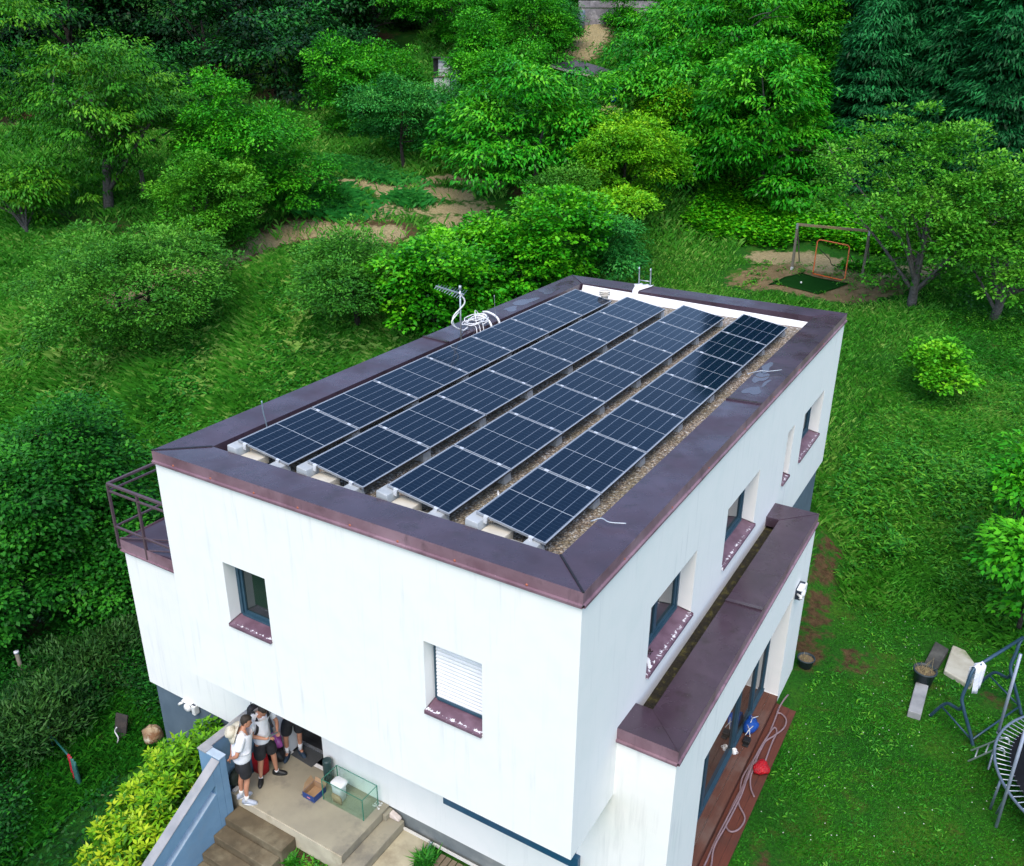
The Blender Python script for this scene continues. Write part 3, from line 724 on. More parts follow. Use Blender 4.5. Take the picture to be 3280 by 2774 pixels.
# paper and dark twig bundle on the nearest right window sill
m=MB();n=7
vs=[(W-.17+.17*(i/6)-.05*(k/6)*0,2.62+.20*(k/6)-.03*i/6,1.618-.035*(i/6)+.010*math.sin(i*1.3+k)) for i in range(n) for k in range(n)]
m.add(vs,[(i*n+k,i*n+k+1,(i+1)*n+k+1,(i+1)*n+k) for i in range(n-1) for k in range(n-1)],0,True);o=m.build('paper',plain('white_paper',(.86,.86,.88),.6),None);tag(o,'crumpled white paper on the nearest right side window sill','paper')
m=MB();rr=random.Random(2)
for i in range(7):
    a_=(W-.15+rr.uniform(-.04,.04),2.9+rr.uniform(-.06,.06),1.65);m.tube([a_,(a_[0]+rr.uniform(-.05,.05),a_[1]+rr.uniform(-.12,.12),1.665+rr.uniform(0,.03))],.008,5)
o=m.build('twigs',plain('dark_twigs',(.03,.015,.012),.8),None);tag(o,'small dark bundle of twigs beside the paper on the window sill','twigs')
# ================================================================== TERRAIN
def ss(a,b,x):
    t=np.clip((x-a)/(b-a),0,1);return t*t*(3-2*t)
def tzv(x,y):
    x=np.asarray(x,float);y=np.asarray(y,float)
    Lf=1-ss(-14,4,x)
    z=np.interp(x,[-5,-4,1.5,5.5,8.2],[-4.95,-4.9,-3.12,-3.12,-2.85])
    s=y*.85-x*.35*(1-ss(-6,6,x));k=.17+.13*Lf
    z=z+k*np.maximum(0,s-7)*ss(7,13,s)+.06*np.maximum(0,s-34)
    rr0=ss(7.5,9.2,x);z=z-rr0*(k*np.maximum(0,s-7)*ss(7,13,s))*(1-ss(13,19,y))
    # ground falls away in front with the stairs, small lumps in the meadow
    z=z-.55*np.clip(-y-.05,0,3.2)*(1-ss(2.3,3.6,x))*ss(-4,.2,x)
    z=z+(.10*np.sin(x*.9+1.3*np.sin(y*.5))*np.sin(y*.8+x*.3))*(1-ss(-7,-4.5,x)*(1-ss(10,13,x))*(1-ss(16,20,y)))*(1-ss(60,90,np.abs(y)))
    z=z+.35*np.exp(-((y-14.6-.3*np.sin(x))/1.2)**2)*ss(9.3,10.3,x)
    return np.minimum(z,42-.0*x)
def tz(x,y): return float(tzv(x,y))
def axis(lo,hi,n0,n1,step,far0,far1):
    mid=np.arange(lo,hi+1e-6,step);a=lo-np.geomspace(step,lo-far0,n0)[::-1];b=hi+np.geomspace(step,far1-hi,n1);return np.concatenate([a,mid,b])
gx_=axis(-46,22,30,22,.30,-420,260);gy_=axis(-6,66,22,30,.30,-220,420)
XX,YY=np.meshgrid(gx_,gy_);ZZ=tzv(XX,YY)
nx,ny=len(gx_),len(gy_)
idx=(np.arange(ny-1)[:,None]*nx+np.arange(nx-1)[None,:]).ravel()
FF=np.stack([idx,idx+1,idx+nx+1,idx+nx],1)
def seg(px,py,ax,ay,bx,by):
    dx,dy=bx-ax,by-ay;t=np.clip(((px-ax)*dx+(py-ay)*dy)/(dx*dx+dy*dy+1e-9),0,1);return np.hypot(px-ax-t*dx,py-ay-t*dy)
def fall(d,r): return np.clip(1.15-d/r,0,1)
def masks(px,py):
    sand=np.zeros_like(px);straw=np.zeros_like(px);soil=np.zeros_like(px)
    # play corner round the goal
    q=np.hypot((px-2.9)/5.0,(py-34.6)/2.7);sand=np.maximum(sand,np.clip(1.6-q*1.3,0,1)*(py<36.9))
    straw=np.maximum(straw,fall(seg(px,py,-.2,37.4,7.2,36.9),1.7))
    # mown hay on the meadow
    for a_ in ((-15.7,30.2,-14.6,31.4,1.5),(-18.5,33,-16.6,33.6,1.2),(-18.6,35.0,-15.5,35.4,.9),(-24.5,31.0,-22.0,32.6,1.4),(-21,32,-19,34.5,1.0),(-14.9,28.6,-13.7,29.6,1.0),(-16.8,31.7,-15.4,32.4,.7)): straw=np.maximum(straw,.93*fall(seg(px,py,*a_[:4]),a_[4]))
    d=np.minimum(seg(px,py,-24.6,17.2,-23.2,22.2),np.minimum(seg(px,py,-23.2,22.2,-22.4,26.2),seg(px,py,-22.4,26.2,-17.5,27.8)))
    soil=np.maximum(soil,.92*fall(d,3.0));straw=np.maximum(straw,.86*fall(d,2.0));straw=np.maximum(straw,.60*fall(seg(px,py,-22,29,-15,32.5),3.4))
    # brown slope far up the hill
    straw=np.maximum(straw,.85*fall(seg(px,py,-20.9,55.5,-22.3,61.5),2.6));soil=np.maximum(soil,.8*fall(seg(px,py,-20.9,55.5,-22.0,61.0),3.4))
    straw=np.maximum(straw,.9*fall(np.hypot(px+14.5,py-47.6),1.4))
    # bare soil by the house and stairs, worn lawn
    soil=np.maximum(soil,.62*fall(seg(px,py,9.0,10.3,8.4,15.0),1.2));soil=np.maximum(soil,.62*fall(np.hypot(px-10.0,py-10.8),1.4))
    soil=np.maximum(soil,.9*fall(seg(px,py,2.5,-.35,3.2,-.9),.75));soil=np.maximum(soil,.68*fall(np.hypot(px-9.9,py-4.0),.7))
    soil=np.maximum(soil,.60*fall(np.hypot(px-13,py-11),1.0));soil=np.maximum(soil,.5*fall(seg(px,py,-30,22,-36,21),3))
    # under the trees
    for t in TREES:
        if t[0] in('forest','conifer','walnut','yew','dark'): soil=np.maximum(soil,.72*fall(np.hypot(px-t[1],py-t[2]),t[5]*.9))
    return sand,straw,soil
sa,sw,so_=masks(XX.ravel(),YY.ravel())
g=raw_mesh('ground',np.stack([XX.ravel(),YY.ravel(),ZZ.ravel()],1),FF,GROUND,attrs={'sand':('POINT',sa),'straw':('POINT',sw),'soil':('POINT',so_)},smooth=True)
tag(g,kind='structure')
# ================================================================== FRONT ENTRANCE
def struct(o,label=None): tag(o,label,kind='structure');return o
TZ=-2.70
m=MB();m.box(.50,.055,TZ-1.6,3.33,1.42,TZ);m.box(.70,1.42,TZ-1.2,1.72,1.86,TZ-.004)
tr=m.build('terrace',TERR,None,bevel=.012);struct(tr)
m=MB();m.box(.74,.03,TZ-.9,3.34,.0535,TZ-.004);m.build('terrace_face',TERRF,tr,bevel=.004)
m=MB();m.box(3.335,-1.6,-4,3.70,1.40,-2.88);m.box(3.335,1.2,-2.88,3.42,1.418,-2.74)
struct(m.build('side_step',TERR,None,bevel=.015))
st=MB()
for i in range(9):
    z=-2.87-.17*i;y1=(.028 if i==0 else -.34-.30*(i-1));y0=-.34-.30*i
    xr=2.22-.05*i
    st.box(.752,y0,z-1.3,xr,y1 if i==0 else y1-.002,z)
struct(st.build('staircase',STEP,None,bevel=.015))
m=MB();m.box(3.705,-2.2,-3.5,4.34,1.38,-3.065);struct(m.build('pavement',concrete('pale_pavement',(.48,.43,.30),(.38,.34,.24),(.30,.26,.18),s=2),None,bevel=.01))
# plaster crumbs and broken white edging by the wall foot
m=MB();rr=random.Random(4)
def rock(mb,c,r,rr,fl=1.0,mi=0):
    vs=[];n=6;rings=[]
    ph=[rr.uniform(.7,1.25) for _ in range(40)]
    for i in range(1,5):
        a_=math.pi*i/5
        rings.append([Vector((c[0]+r*ph[(i*7+k)%40]*math.sin(a_)*math.cos(2*math.pi*k/8),c[1]+r*ph[(i*5+k)%40]*math.sin(a_)*math.sin(2*math.pi*k/8),c[2]+r*fl*math.cos(a_))) for k in range(8)])
    mb.loft(rings,mi)
for i in range(26): rock(m,(3.15+rr.uniform(-.09,.1),1.30+rr.uniform(-.07,.07),TZ+.01),rr.uniform(.008,.022),rr,.5)
o=m.build('plaster_crumbs',plain('plaster_white',(.72,.72,.70),.9),None);tag(o,kind='stuff')
m=MB();m.prism([(3.40,-2.875),(3.64,-2.875),(3.62,-2.82),(3.42,-2.745)],'y',1.30,1.415);o=m.build('plaster_patch',plain('pinkish_plaster',(.70,.60,.54),.9),None,bevel=.02);tag(o,'broken pinkish white mortar lump where the side step meets the wall','mortar')
m=MB();m.bar((3.70,1.37,-3.045),(8.6,1.37,-3.07),.035,.05);o=m.build('white_edging',plain('white_edging_paint',(.75,.73,.68),.8),None);tag(o,'white edging strip along the foot of the front wall','edging')
gr=MB()
for i in range(13): gr.box(4.62+i*.125,-.9,-3.16,4.62+i*.125+.105,1.30,-3.085)
o=gr.build('plank_mat',DECK3,None,bevel=.006);tag(o,'weathered plank walkway in front of the front wall, right of the pavement','boardwalk')
m=MB();m.tube(bez([(4.36,1.35,-2.98),(4.36,1.30,-3.05),(4.38,1.15,-3.08)],5),.035,10);o=m.build('drain_pipe_end',GAL,None);tag(o,'short grey pipe end by the wall foot between pavement and planks','pipe')
# balustrade wall: level part, short return, sloping part with a slot
bw=empty('balustrade_wall',(.6,-.1,-2.7),'blue grey painted balustrade wall with worn concrete cap beside the entrance stairs','wall')
m=MB();m.box(.18,-.10,-4.2,.33,1.418,-1.53);m.box(.18,-.25,-4.2,.745,-.102,-1.53);m.build('level_wall',BLUEW,bw,bevel=.008)
m=MB();m.box(.165,-.08,-1.528,.345,1.416,-1.495);m.box(.165,-.262,-1.528,.40,-.081,-1.494);m.build('wall_cap',CAPC,bw,bevel=.006)
m=MB();m.box(.402,-.255,-1.528,.75,-.09,-1.505);m.build('painted_cap',plain('pale_blue_paint',(.42,.52,.62),.6),bw,bevel=.006)
def ztop(y): return -1.535-.605*(-.22-y)
SL=.605;yE=-3.6
m=MB()
# outline in (y,z) with the slot: build as strips
def strip(y0,y1,lo,hi,x0=.57,x1=.748):
    m.prism([(y0,lo(y0)),(y1,lo(y1)),(y1,hi(y1)),(y0,hi(y0))],'x',x0,x1)
slo=lambda y:ztop(y)-.54;shi=lambda y:ztop(y)-.34;bot=lambda y:-4.9
top_=lambda y:ztop(y)
strip(yE,-.42,bot,slo);strip(yE,-.42,shi,top_);strip(-.418,-.256,bot,top_);strip(yE,yE+.25,slo,shi)
m.build('sloping_wall',BLUEW,bw,bevel=.006)
m=MB();m.prism([(yE,ztop(yE)),(-.262,ztop(-.262)),(-.262,ztop(-.262)+.028),(yE,ztop(yE)+.028)],'x',.558,.76);m.build('wall_cap',CAPC,bw,bevel=.006)
m=MB();m.prism([(yE,slo(yE)),(-.44,slo(-.44)),(-.44,slo(-.44)+.012),(yE,slo(yE)+.012)],'x',.60,.745);m.build('slot_sill',plain('pale_slot_paint',(.36,.46,.56),.6),bw)
# door mats
MAT=M('grey_doormat',(.075,.08,.085),(.055,.06,.065),scale=60,rough=1,bmp=.6,bdist=.006)
m=MB();m.prism([(.80,1.40),(1.40,1.36),(1.42,1.76),(.80,1.79)],'z',TZ+.002,TZ+.014);o=m.build('doormat',MAT,None);tag(o,'dark grey doormat in front of the black door','doormat')
m=MB();m.prism([(1.72,.72),(2.08,.68),(2.10,.92),(1.75,.95)],'z',TZ+.002,TZ+.010);o=m.build('doormat',M('striped_mat',(.20,.19,.18),(.10,.10,.10),scale=40,rough=1),None);tag(o,'small striped grey mat partly under the cardboard box','doormat')
# cardboard box
bx=empty('cardboard_box',(1.93,.87,TZ),'open blue cardboard box with brown inside on the terrace','box')
m=MB();x0,x1,y0,y1,z0,z1=1.79,2.09,.70,1.03,TZ+.011,TZ+.145;t=.006
m.box(x0,y0,z0,x1,y0+t,z1);m.box(x0,y1-t,z0,x1,y1,z1);m.box(x0,y0+t,z0,x0+t,y1-t,z1);m.box(x1-t,y0+t,z0,x1,y1-t,z1)
m.build('side',plain('blue_cardboard',(.015,.05,.20),.5),bx)
CB=plain('brown_cardboard',(.36,.23,.13),.85)
m=MB();m.box(x0+t,y0+t,z0,x1-t,y1-t,z0+.006)
for q in ((x0+t,y0+t,x0+t+.003,y1-t),(x1-t-.003,y0+t,x1-t,y1-t),(x0+t+.003,y1-t-.003,x1-t-.003,y1-t),(x0+t+.003,y0+t,x1-t-.003,y0+t+.003)): m.box(q[0],q[1],z0+.006,q[2],q[3],z1+.002)
m.build('inside',CB,bx)
m=MB();m.add([(x0,y0+.02,z1+.003),(x0,y1,z1+.003),(x0-.05,y1-.02,z1+.13),(x0-.035,y0+.12,z1+.10)],[(0,1,2,3)]);m.add([(x0,y1+.001,z1),(x1,y1+.001,z1),(x1-.02,y1+.05,z1+.05),(x0,y1+.05,z1+.06)],[(0,1,2,3)])
f_=m.build('flap',CB,bx,fix=False);f_.modifiers.new('s','SOLIDIFY').thickness=.004
m=MB();m.box(1.905,y0-.0015,z0+.045,1.985,y0-.0003,z0+.07);m.build('printed_mark',plain('red_white_mark',(.75,.25,.3),.5),bx)
# glass tank
tk=empty('glass_tank',(2.66,1.07,TZ),'empty green edged glass aquarium standing on the terrace against the wall','aquarium')
CG=clear_glass();x0,x1,y0,y1,z0,z1=2.16,3.17,.86,1.30,TZ+.004,TZ+.50;t=.008
for q in ((x0,y0,x1,y0+t),(x0,y1-t,x1,y1),(x0,y0+t,x0+t,y1-t),(x1-t,y0+t,x1,y1-t)):
    m=MB();m.box(q[0],q[1],z0,q[2],q[3],z1);m.build('glass_side',CG,tk)
m=MB();m.box(x0+t,y0+t,z0,x1-t,y1-t,z0+t);m.build('glass_bottom',CG,tk)
m=MB();e=.014
for q in ((x0,y0,x1,y0+e),(x0,y1-e,x1,y1),(x0,y0+e,x0+e,y1-e),(x1-e,y0+e,x1,y1-e)): m.box(q[0],q[1],z1,q[2],q[3],z1+.006)
for q in ((x0,y0),(x1-e,y0),(x0,y1-e),(x1-e,y1-e)): m.box(q[0]-.001,q[1]-.001,z0,q[0]+e,q[1]+e,z1)
m.build('green_edge',plain('green_glass_edge',(.04,.22,.15),.2),tk)
# white plastic carrier and brown bag inside the tank
bk=empty('white_container',(2.42,1.06,TZ+.014),'white plastic container with lid standing inside the glass tank','container')
def rbox(c,hx,hy,z,n=20,p=4):
    return [(c[0]+hx*math.copysign(abs(math.cos(t))**(2/p),math.cos(t)),c[1]+hy*math.copysign(abs(math.sin(t))**(2/p),math.sin(t)),z) for t in [2*math.pi*k/n for k in range(n)]]
m=MB();m.loft([rbox((2.42,1.05),.11,.09,TZ+.014),rbox((2.42,1.05),.125,.10,TZ+.30),rbox((2.42,1.05),.13,.105,TZ+.36)]);m.build('body',plain('whitish_plastic',(.62,.66,.68),.5),bk)
m=MB();m.loft([rbox((2.42,1.06),.145,.12,TZ+.361),rbox((2.42,1.06),.15,.125,TZ+.40),rbox((2.42,1.06),.12,.10,TZ+.43)]);m.build('lid',plain('white_lid',(.86,.86,.88),.35),bk)
m=MB();m.loft([rbox((2.45,.945),.11,.03,TZ+.014,p=3),rbox((2.44,.94),.12,.035,TZ+.13,p=3),rbox((2.43,.94),.09,.02,TZ+.19,p=3)]);o=m.build('paper_bag',plain('brown_paper',(.34,.25,.14),.8),None);tag(o,'crumpled brown paper bag at the foot of the white container inside the tank','bag')
# dark roll by the wall corner
m=MB();m.lathe((1.93,1.28,TZ),[(0,.0),(.085,0),(.09,.05),(.09,.50),(.085,.53),(.05,.545),(0,.545)],20);o=m.build('dark_bin',M('dark_green_plastic',(.018,.045,.045),(.03,.06,.06),rough=.4),None);tag(o,'narrow dark green cylinder bin against the wall corner behind the box','bin')
# bags on the terrace
def lump(name,c,r,mat,label,cat,seed,rings=9,n=18,squash=(1,1,1),tie=True):
    rr=random.Random(seed);ph=[rr.uniform(0,6.28) for _ in range(6)];R_=[]
    for i in range(rings):
        f=i/(rings-1);zz=c[2]+r[2]*f*(1 if True else 0);q=math.sin(math.pi*min(.98,max(.12,f**.75)))**.6 if tie else math.sin(math.pi*(.12+.76*f))**.5
        R_.append([(c[0]+r[0]*q*(1+.16*math.sin(3*t+ph[0]+2*f)+.08*math.sin(7*t+ph[1]-3*f)+.05*math.sin(11*t+ph[2]))*math.cos(t),c[1]+r[1]*q*(1+.16*math.sin(3*t+ph[0]+2*f)+.08*math.sin(7*t+ph[1]-3*f)+.05*math.sin(11*t+ph[2]))*math.sin(t),zz+.02*r[2]*math.sin(5*t+ph[3])) for t in [2*math.pi*k/n for k in range(n)]])
    m=MB();m.loft(R_);o=m.build(name,mat,None);tag(o,label,cat);return o
lump('plastic_bag',(.62,1.20,TZ+.30),(.17,.13,.34),plain('pink_film',(.50,.10,.42),.2,spec=.8),'pink plastic bag stuffed full, on the black bag between the men','bag',3)
lump('holdall',(.62,1.16,TZ+.002),(.22,.17,.30),plain('black_nylon',(.010,.010,.012),.5),'black bag on the terrace floor behind the men','bag',8,tie=False)
m=MB();m.loft([rbox((.60,.78),.15,.10,TZ+.002,p=5),rbox((.60,.78),.16,.105,TZ+.30,p=5),rbox((.60,.79),.14,.09,TZ+.43,p=5)]);o=m.build('red_bag',plain('red_fabric',(.42,.006,.012),.6),None);tag(o,'red bag standing behind the legs of the man with the backpack','bag')
cl_=lump('dark_sack',(.45,.30,TZ+.002),(.10,.20,.32),plain('dark_sack',(.02,.03,.02),.6),'dark crumpled sack between the blue wall and the man with the hat','sack',12,tie=False)
m=MB();m.box(.52,.09,TZ+.002,.60,.22,TZ+.05);o=m.build('small_pack',plain('grey_white_pack',(.55,.55,.56),.5),None,bevel=.01);tag(o,'small pale package on the floor by the blue wall corner','package')
# ================================================================== PEOPLE
SKIN=M('skin',(.50,.24,.15),(.44,.20,.125),scale=5,rough=.5);HAIR=M('dark_hair',(.020,.014,.010),(.035,.025,.018),scale=60,rough=.7)
TEE=M('white_tshirt',(.80,.80,.84),(.72,.72,.78),scale=7,rough=.9,bmp=.4,bdist=.02);BLK=M('black_shorts',(.010,.010,.013),(.018,.018,.022),scale=9,rough=.85,bmp=.4,bdist=.02)
SOCK=plain('white_sock',(.75,.75,.76),.9);SHB=plain('black_shoe',(.012,.013,.014),.5);SHG=plain('grey_shoe',(.38,.42,.50),.6);SHN=plain('navy_shoe',(.02,.045,.08),.7);SOLE=plain('white_sole',(.78,.78,.80),.6)
def skin_geo(J,E,root,sub=2):
    names=list(J);me=bpy.data.meshes.new('sk');ix={n:i for i,n in enumerate(names)}
    me.from_pydata([J[n][0] for n in names],[(ix[a],ix[b]) for a,b in E],[])
    o=bpy.data.objects.new('sk',me);link(o);mo=o.modifiers.new('s','SKIN');mo.use_smooth_shade=True
    for i,n in enumerate(names):
        sv=me.skin_vertices[0].data[i];r=J[n][1];sv.radius=(r,r) if not isinstance(r,tuple) else r;sv.use_root=(n==root)
    sb=o.modifiers.new('b','SUBSURF');sb.levels=sub;sb.render_levels=sub
    dg=bpy.context.evaluated_depsgraph_get();ev=o.evaluated_get(dg);em=ev.to_mesh()
    vs=[tuple(v.co) for v in em.vertices];fs=[tuple(p.vertices) for p in em.polygons];ev.to_mesh_clear()
    bpy.data.objects.remove(o);bpy.data.meshes.remove(me);return vs,fs
def V(a): return Vector(a)
def person(name,label,J,face,hatch=None,shirt=TEE,shoes=SHB,toes=None,hands=None,headtilt=(0,0,0),sock=.10):
    """J: world joint positions. face: unit facing direction"""
    base=(V(J['ankL'])+V(J['ankR']))/2;base.z=TZ
    root=empty('person',base,label,'person')
    F_=V(face).normalized();up=V((0,0,1));Lf=up.cross(F_).normalized()
    j={k:V(v) for k,v in J.items()}
    S={}
    S['pel']=(j['pel'],(.145,.115));S['waist']=(j['pel'].lerp(j['chest'],.5),(.145,.115));S['chest']=(j['chest'],(.17,.125));S['neck0']=(j['neck']-(j['neck']-j['chest'])*.15,.085)
    S['neck']=(j['neck'],.058);S['hd0']=(j['neck'].lerp(j['head'],.55),.062)
    E=[('pel','waist'),('waist','chest'),('chest','neck0'),('neck0','neck'),('neck','hd0')]
    for s in 'LR':
        S['hip'+s]=(j['hip'+s],.098);S['th'+s]=(j['hip'+s].lerp(j['knee'+s],.5),.082);S['knee'+s]=(j['knee'+s],.056)
        S['cf'+s]=(j['knee'+s].lerp(j['ank'+s],.35)-F_*.018,.056);S['sh'+s]=(j['knee'+s].lerp(j['ank'+s],.75),.038);S['ank'+s]=(j['ank'+s],.036)
        S['foot'+s]=(j['ank'+s]+(V(toes[s])).normalized()*.10+V((0,0,-.035)),.034)
        E+=[('pel','hip'+s),('hip'+s,'th'+s),('th'+s,'knee'+s),('knee'+s,'cf'+s),('cf'+s,'sh'+s),('sh'+s,'ank'+s),('ank'+s,'foot'+s)]
        S['sho'+s]=(j['sho'+s],.062);S['ua'+s]=(j['sho'+s].lerp(j['elb'+s],.5),.050);S['elb'+s]=(j['elb'+s],.040);S['fa'+s]=(j['elb'+s].lerp(j['wri'+s],.35),.040);S['wri'+s]=(j['wri'+s],.025)
        hd=V(hands[s]).normalized();S['palm'+s]=(j['wri'+s]+hd*.06,(.034,.020))
        E+=[('neck0','sho'+s),('sho'+s,'ua'+s),('ua'+s,'elb'+s),('elb'+s,'fa'+s),('fa'+s,'wri'+s),('wri'+s,'palm'+s)]
    mb=MB();vs,fs=skin_geo(S,E,'pel');mb.add(vs,fs,0,True)
    # fingers
    for s in 'LR':
        hd=V(hands[s]).normalized();c0=j['wri'+s]+hd*.06;sd=hd.cross(V((0,0,1)) if abs(hd.z)<.8 else F_).normalized();nn=sd.cross(hd).normalized()
        if nn.z>0:nn=-nn
        for q,(o_,l) in enumerate(((-.030,.072),(-.010,.082),(.010,.078),(.029,.060))):
            a_=c0+sd*o_+hd*.012;b_=a_+hd*l*.5+nn*.008;c_=b_+hd*l*.36+nn*.024;d_=c_+hd*l*.12+nn*.02
            v2,f2=skin_geo({'a':(a_,.0095),'b':(b_,.009),'c':(c_,.0085),'d':(d_,.007)},[('a','b'),('b','c'),('c','d')],'a',1);mb.add(v2,f2,0,True)
        sg=1 if s=='L' else -1
        a_=c0-hd*.025+sd*.026*sg;b_=a_+hd*.03+sd*.028*sg+nn*.008;c_=b_+hd*.03+sd*.004*sg+nn*.014
        v2,f2=skin_geo({'a':(a_,.012),'b':(b_,.010),'c':(c_,.008)},[('a','b'),('b','c')],'a',1);mb.add(v2,f2,0,True)
    # head with face
    hc=j['head'];hf=(F_+V(headtilt)).normalized();hl=up.cross(hf).normalized();hu=hf.cross(hl).normalized()
    rings=[]
    prof=[(-.122,.030,.058,.03),(-.105,.052,.062,.028),(-.075,.066,.080,.018),(-.04,.072,.092,.008),(0,.076,.098,0),(.04,.077,.100,-.004),(.075,.068,.090,-.008),(.10,.048,.066,-.01),(.118,.018,.03,-.01)]
    n=20
    for z,w,dp,fo in prof:
        rg=[]
        for k in range(n):
            t=2*math.pi*k/n;cx,cy=math.cos(t),math.sin(t)
            dd=dp*cx
            if cx>.9 and -.05<z<.0: dd+=.020*(1-abs(z+.025)/.03) if abs(z+.025)<.03 else 0
            if cx>.55 and abs(z-.0)<.02 and .2<abs(cy)<.62: dd-=.012
            rg.append(hc+hf*(dd+fo)+hl*(w*cy)+hu*z)
        rings.append(rg)
    mb.loft(rings)
    # nose, ears, lips, chin
    mb.loft([[hc+hf*(.097)+hl*(.008*math.cos(t))+hu*(.0+.006*math.sin(t)) for t in [0,1.57,3.14,4.71]],[hc+hf*(.118)+hl*(.014*math.cos(t))+hu*(-.030+.008*math.sin(t)) for t in [0,1.57,3.14,4.71]],[hc+hf*(.096)+hl*(.013*math.cos(t))+hu*(-.042+.004*math.sin(t)) for t in [0,1.57,3.14,4.71]]])
    for sg in (1,-1): mb.loft([[hc+hl*sg*(.070+dz)-hf*.005+hf*(.020*sc*math.cos(t))+hu*(-.008+.032*sc*math.sin(t)) for t in [k*.785 for k in range(8)]] for dz,sc in ((0,.7),(.012,1),(.018,.8),(.02,.3))])
    body=mb.build('body',SKIN,root)
    e=MB()
    for sg in (1,-1): e.loft([[hc+hf*(.090+dz)+hl*(sg*.030+.011*sc*math.cos(t))+hu*(.004+.006*sc*math.sin(t)) for t in [k*1.05 for k in range(6)]] for dz,sc in ((0,1),(.004,.6))])
    e.build('eye',plain('eye_dark',(.05,.04,.035),.2),body)
    e=MB();e.loft([[hc+hf*(.092+dz)+hl*(.024*sc*math.cos(t))+hu*(-.066+.007*sc*math.sin(t)) for t in [k*.785 for k in range(8)]] for dz,sc in ((-.01,1.1),(.004,1),(.007,.5))]);e.build('mouth',plain('lips',(.36,.12,.10),.5),body)
    # hair cap
    h=MB();rg=[]
    for z,w,dp,fo in [(p_[0],p_[1],p_[2],p_[3]) for p_ in prof if p_[0]>-.08]:
        r_=[]
        for k in range(n):
            t=2*math.pi*k/n;cx,cy=math.cos(t),math.sin(t);low=z<.05
            ex_=.010+.004*math.sin(9*t+z*80)
            if cx>.25 and z<.055: ex_=-.012
            if z<-.03 and cx>-.35: ex_=-.012
            r_.append(hc+hf*((dp+ex_)*cx+fo)+hl*((w+ex_)*cy)+hu*(z+(.010 if z>.09 else 0)))
        rg.append(r_)
    h.loft(rg);h.build('hair',HAIR,root)
    # t-shirt
    S2={'w0':(j['pel']-up*.07,(.19,.165)),'w':(j['pel'].lerp(j['chest'],-.02)+up*.02,(.215,.185)),'w2':(j['pel'].lerp(j['chest'],.4),(.215,.185)),'c':(j['chest']+up*.0,(.23,.18)),'n':(j['neck']-(j['neck']-j['chest'])*.12,.085)}
    E2=[('w0','w'),('w','w2'),('w2','c'),('c','n')]
    for s in 'LR':
        S2['s'+s]=(j['sho'+s],.095);S2['u'+s]=(j['sho'+s].lerp(j['elb'+s],.45),.088);S2['v'+s]=(j['sho'+s].lerp(j['elb'+s],.74),.090);E2+=[('n','s'+s),('s'+s,'u'+s),('u'+s,'v'+s)]
    m=MB();vs,fs=skin_geo(S2,E2,'c');m.add(vs,fs,0,True);m.build('t_shirt',shirt,root)
    S3={'p':(j['pel']+up*.07,(.175,.15)),'p1':(j['pel']-up*.06,(.16,.135))};E3=[('p','p1')]
    for s in 'LR':
        S3['h'+s]=(j['hip'+s]-up*.03,.135);S3['t'+s]=(j['hip'+s].lerp(j['knee'+s],.5),.13);S3['k'+s]=(j['hip'+s].lerp(j['knee'+s],.88),.125);E3+=[('p1','h'+s),('h'+s,'t'+s),('t'+s,'k'+s)]
    m=MB();vs,fs=skin_geo(S3,E3,'p');m.add(vs,fs,0,True);m.build('shorts',BLK,root)
    for s in 'LR':
        an=j['ank'+s];td=V(toes[s]).normalized();tl=up.cross(td)
        m=MB();m.tube([an+(j['knee'+s]-an).normalized()*q for q in (-.01,sock*.5,sock)],[.042,.043,.046],14);m.build('sock',SOCK,root)
        rings=[]
        for t_,w,h0 in ((-.085,.030,.06),(-.07,.040,.085),(-.03,.043,.10),(.02,.043,.095),(.07,.046,.075),(.12,.050,.058),(.165,.046,.045),(.195,.030,.032),(.205,.012,.02)):
            c_=an+td*t_;c_.z=TZ+.022
            rings.append([c_+tl*(w*math.copysign(abs(math.cos(q))**.7,math.cos(q)))+up*(max(0,math.sin(q))*h0) for q in [2*math.pi*k/14 for k in range(14)]])
        m=MB();m.loft(rings);sh=m.build('shoe',shoes,root)
        m=MB();out=[]
        for z in (TZ+.001,TZ+.024):
            out.append([ (an.x+td.x*a_+tl.x*b_,an.y+td.y*a_+tl.y*b_,z) for a_,b_ in [(.06+.152*math.cos(q),.053*math.sin(q)) for q in [2*math.pi*k/20 for k in range(20)]]])
        m.loft(out);m.build('sole',SOLE if shoes is SHG else shoes,sh)
    return root,j,F_
# man with the hat (back to the camera, hands behind him)
J1=dict(ankL=(.79,.08,-2.62),ankR=(.985,.03,-2.62),kneeL=(.80,.15,-2.20),kneeR=(.98,.12,-2.20),hipL=(.79,.20,-1.76),hipR=(.95,.10,-1.76),pel=(.87,.15,-1.72),
 chest=(.88,.19,-1.32),neck=(.89,.25,-1.10),head=(.92,.33,-.96),shoL=(.73,.32,-1.17),shoR=(1.02,.08,-1.17),elbL=(.60,.24,-1.47),elbR=(1.01,-.06,-1.46),wriL=(.68,.08,-1.70),wriR=(.80,-.02,-1.64))
r1,j1,F1_=person('person','man in white t-shirt and pale grey shoes, sun hat on his back, hands behind him',J1,(.62,.78,0),shoes=SHG,toes={'L':(.5,.85,0),'R':(.9,.45,0)},hands={'L':(-.25,-.5,-.75),'R':(-.8,.1,-.5)},headtilt=(.15,0,-.35))
ht=empty('sun_hat',(.78,.08,-1.2),'cream sun hat hanging on the upper back of the man in front','hat')
HAT=M('cream_canvas',(.62,.57,.46),(.55,.50,.40),scale=6,rough=.9,c3=(.36,.31,.24),s3=9)
c0=Vector((.79,.12,-1.13));ax_=Vector((-.45,-.72,.50)).normalized();u_=ax_.cross(Vector((0,0,1))).normalized();v_=ax_.cross(u_)
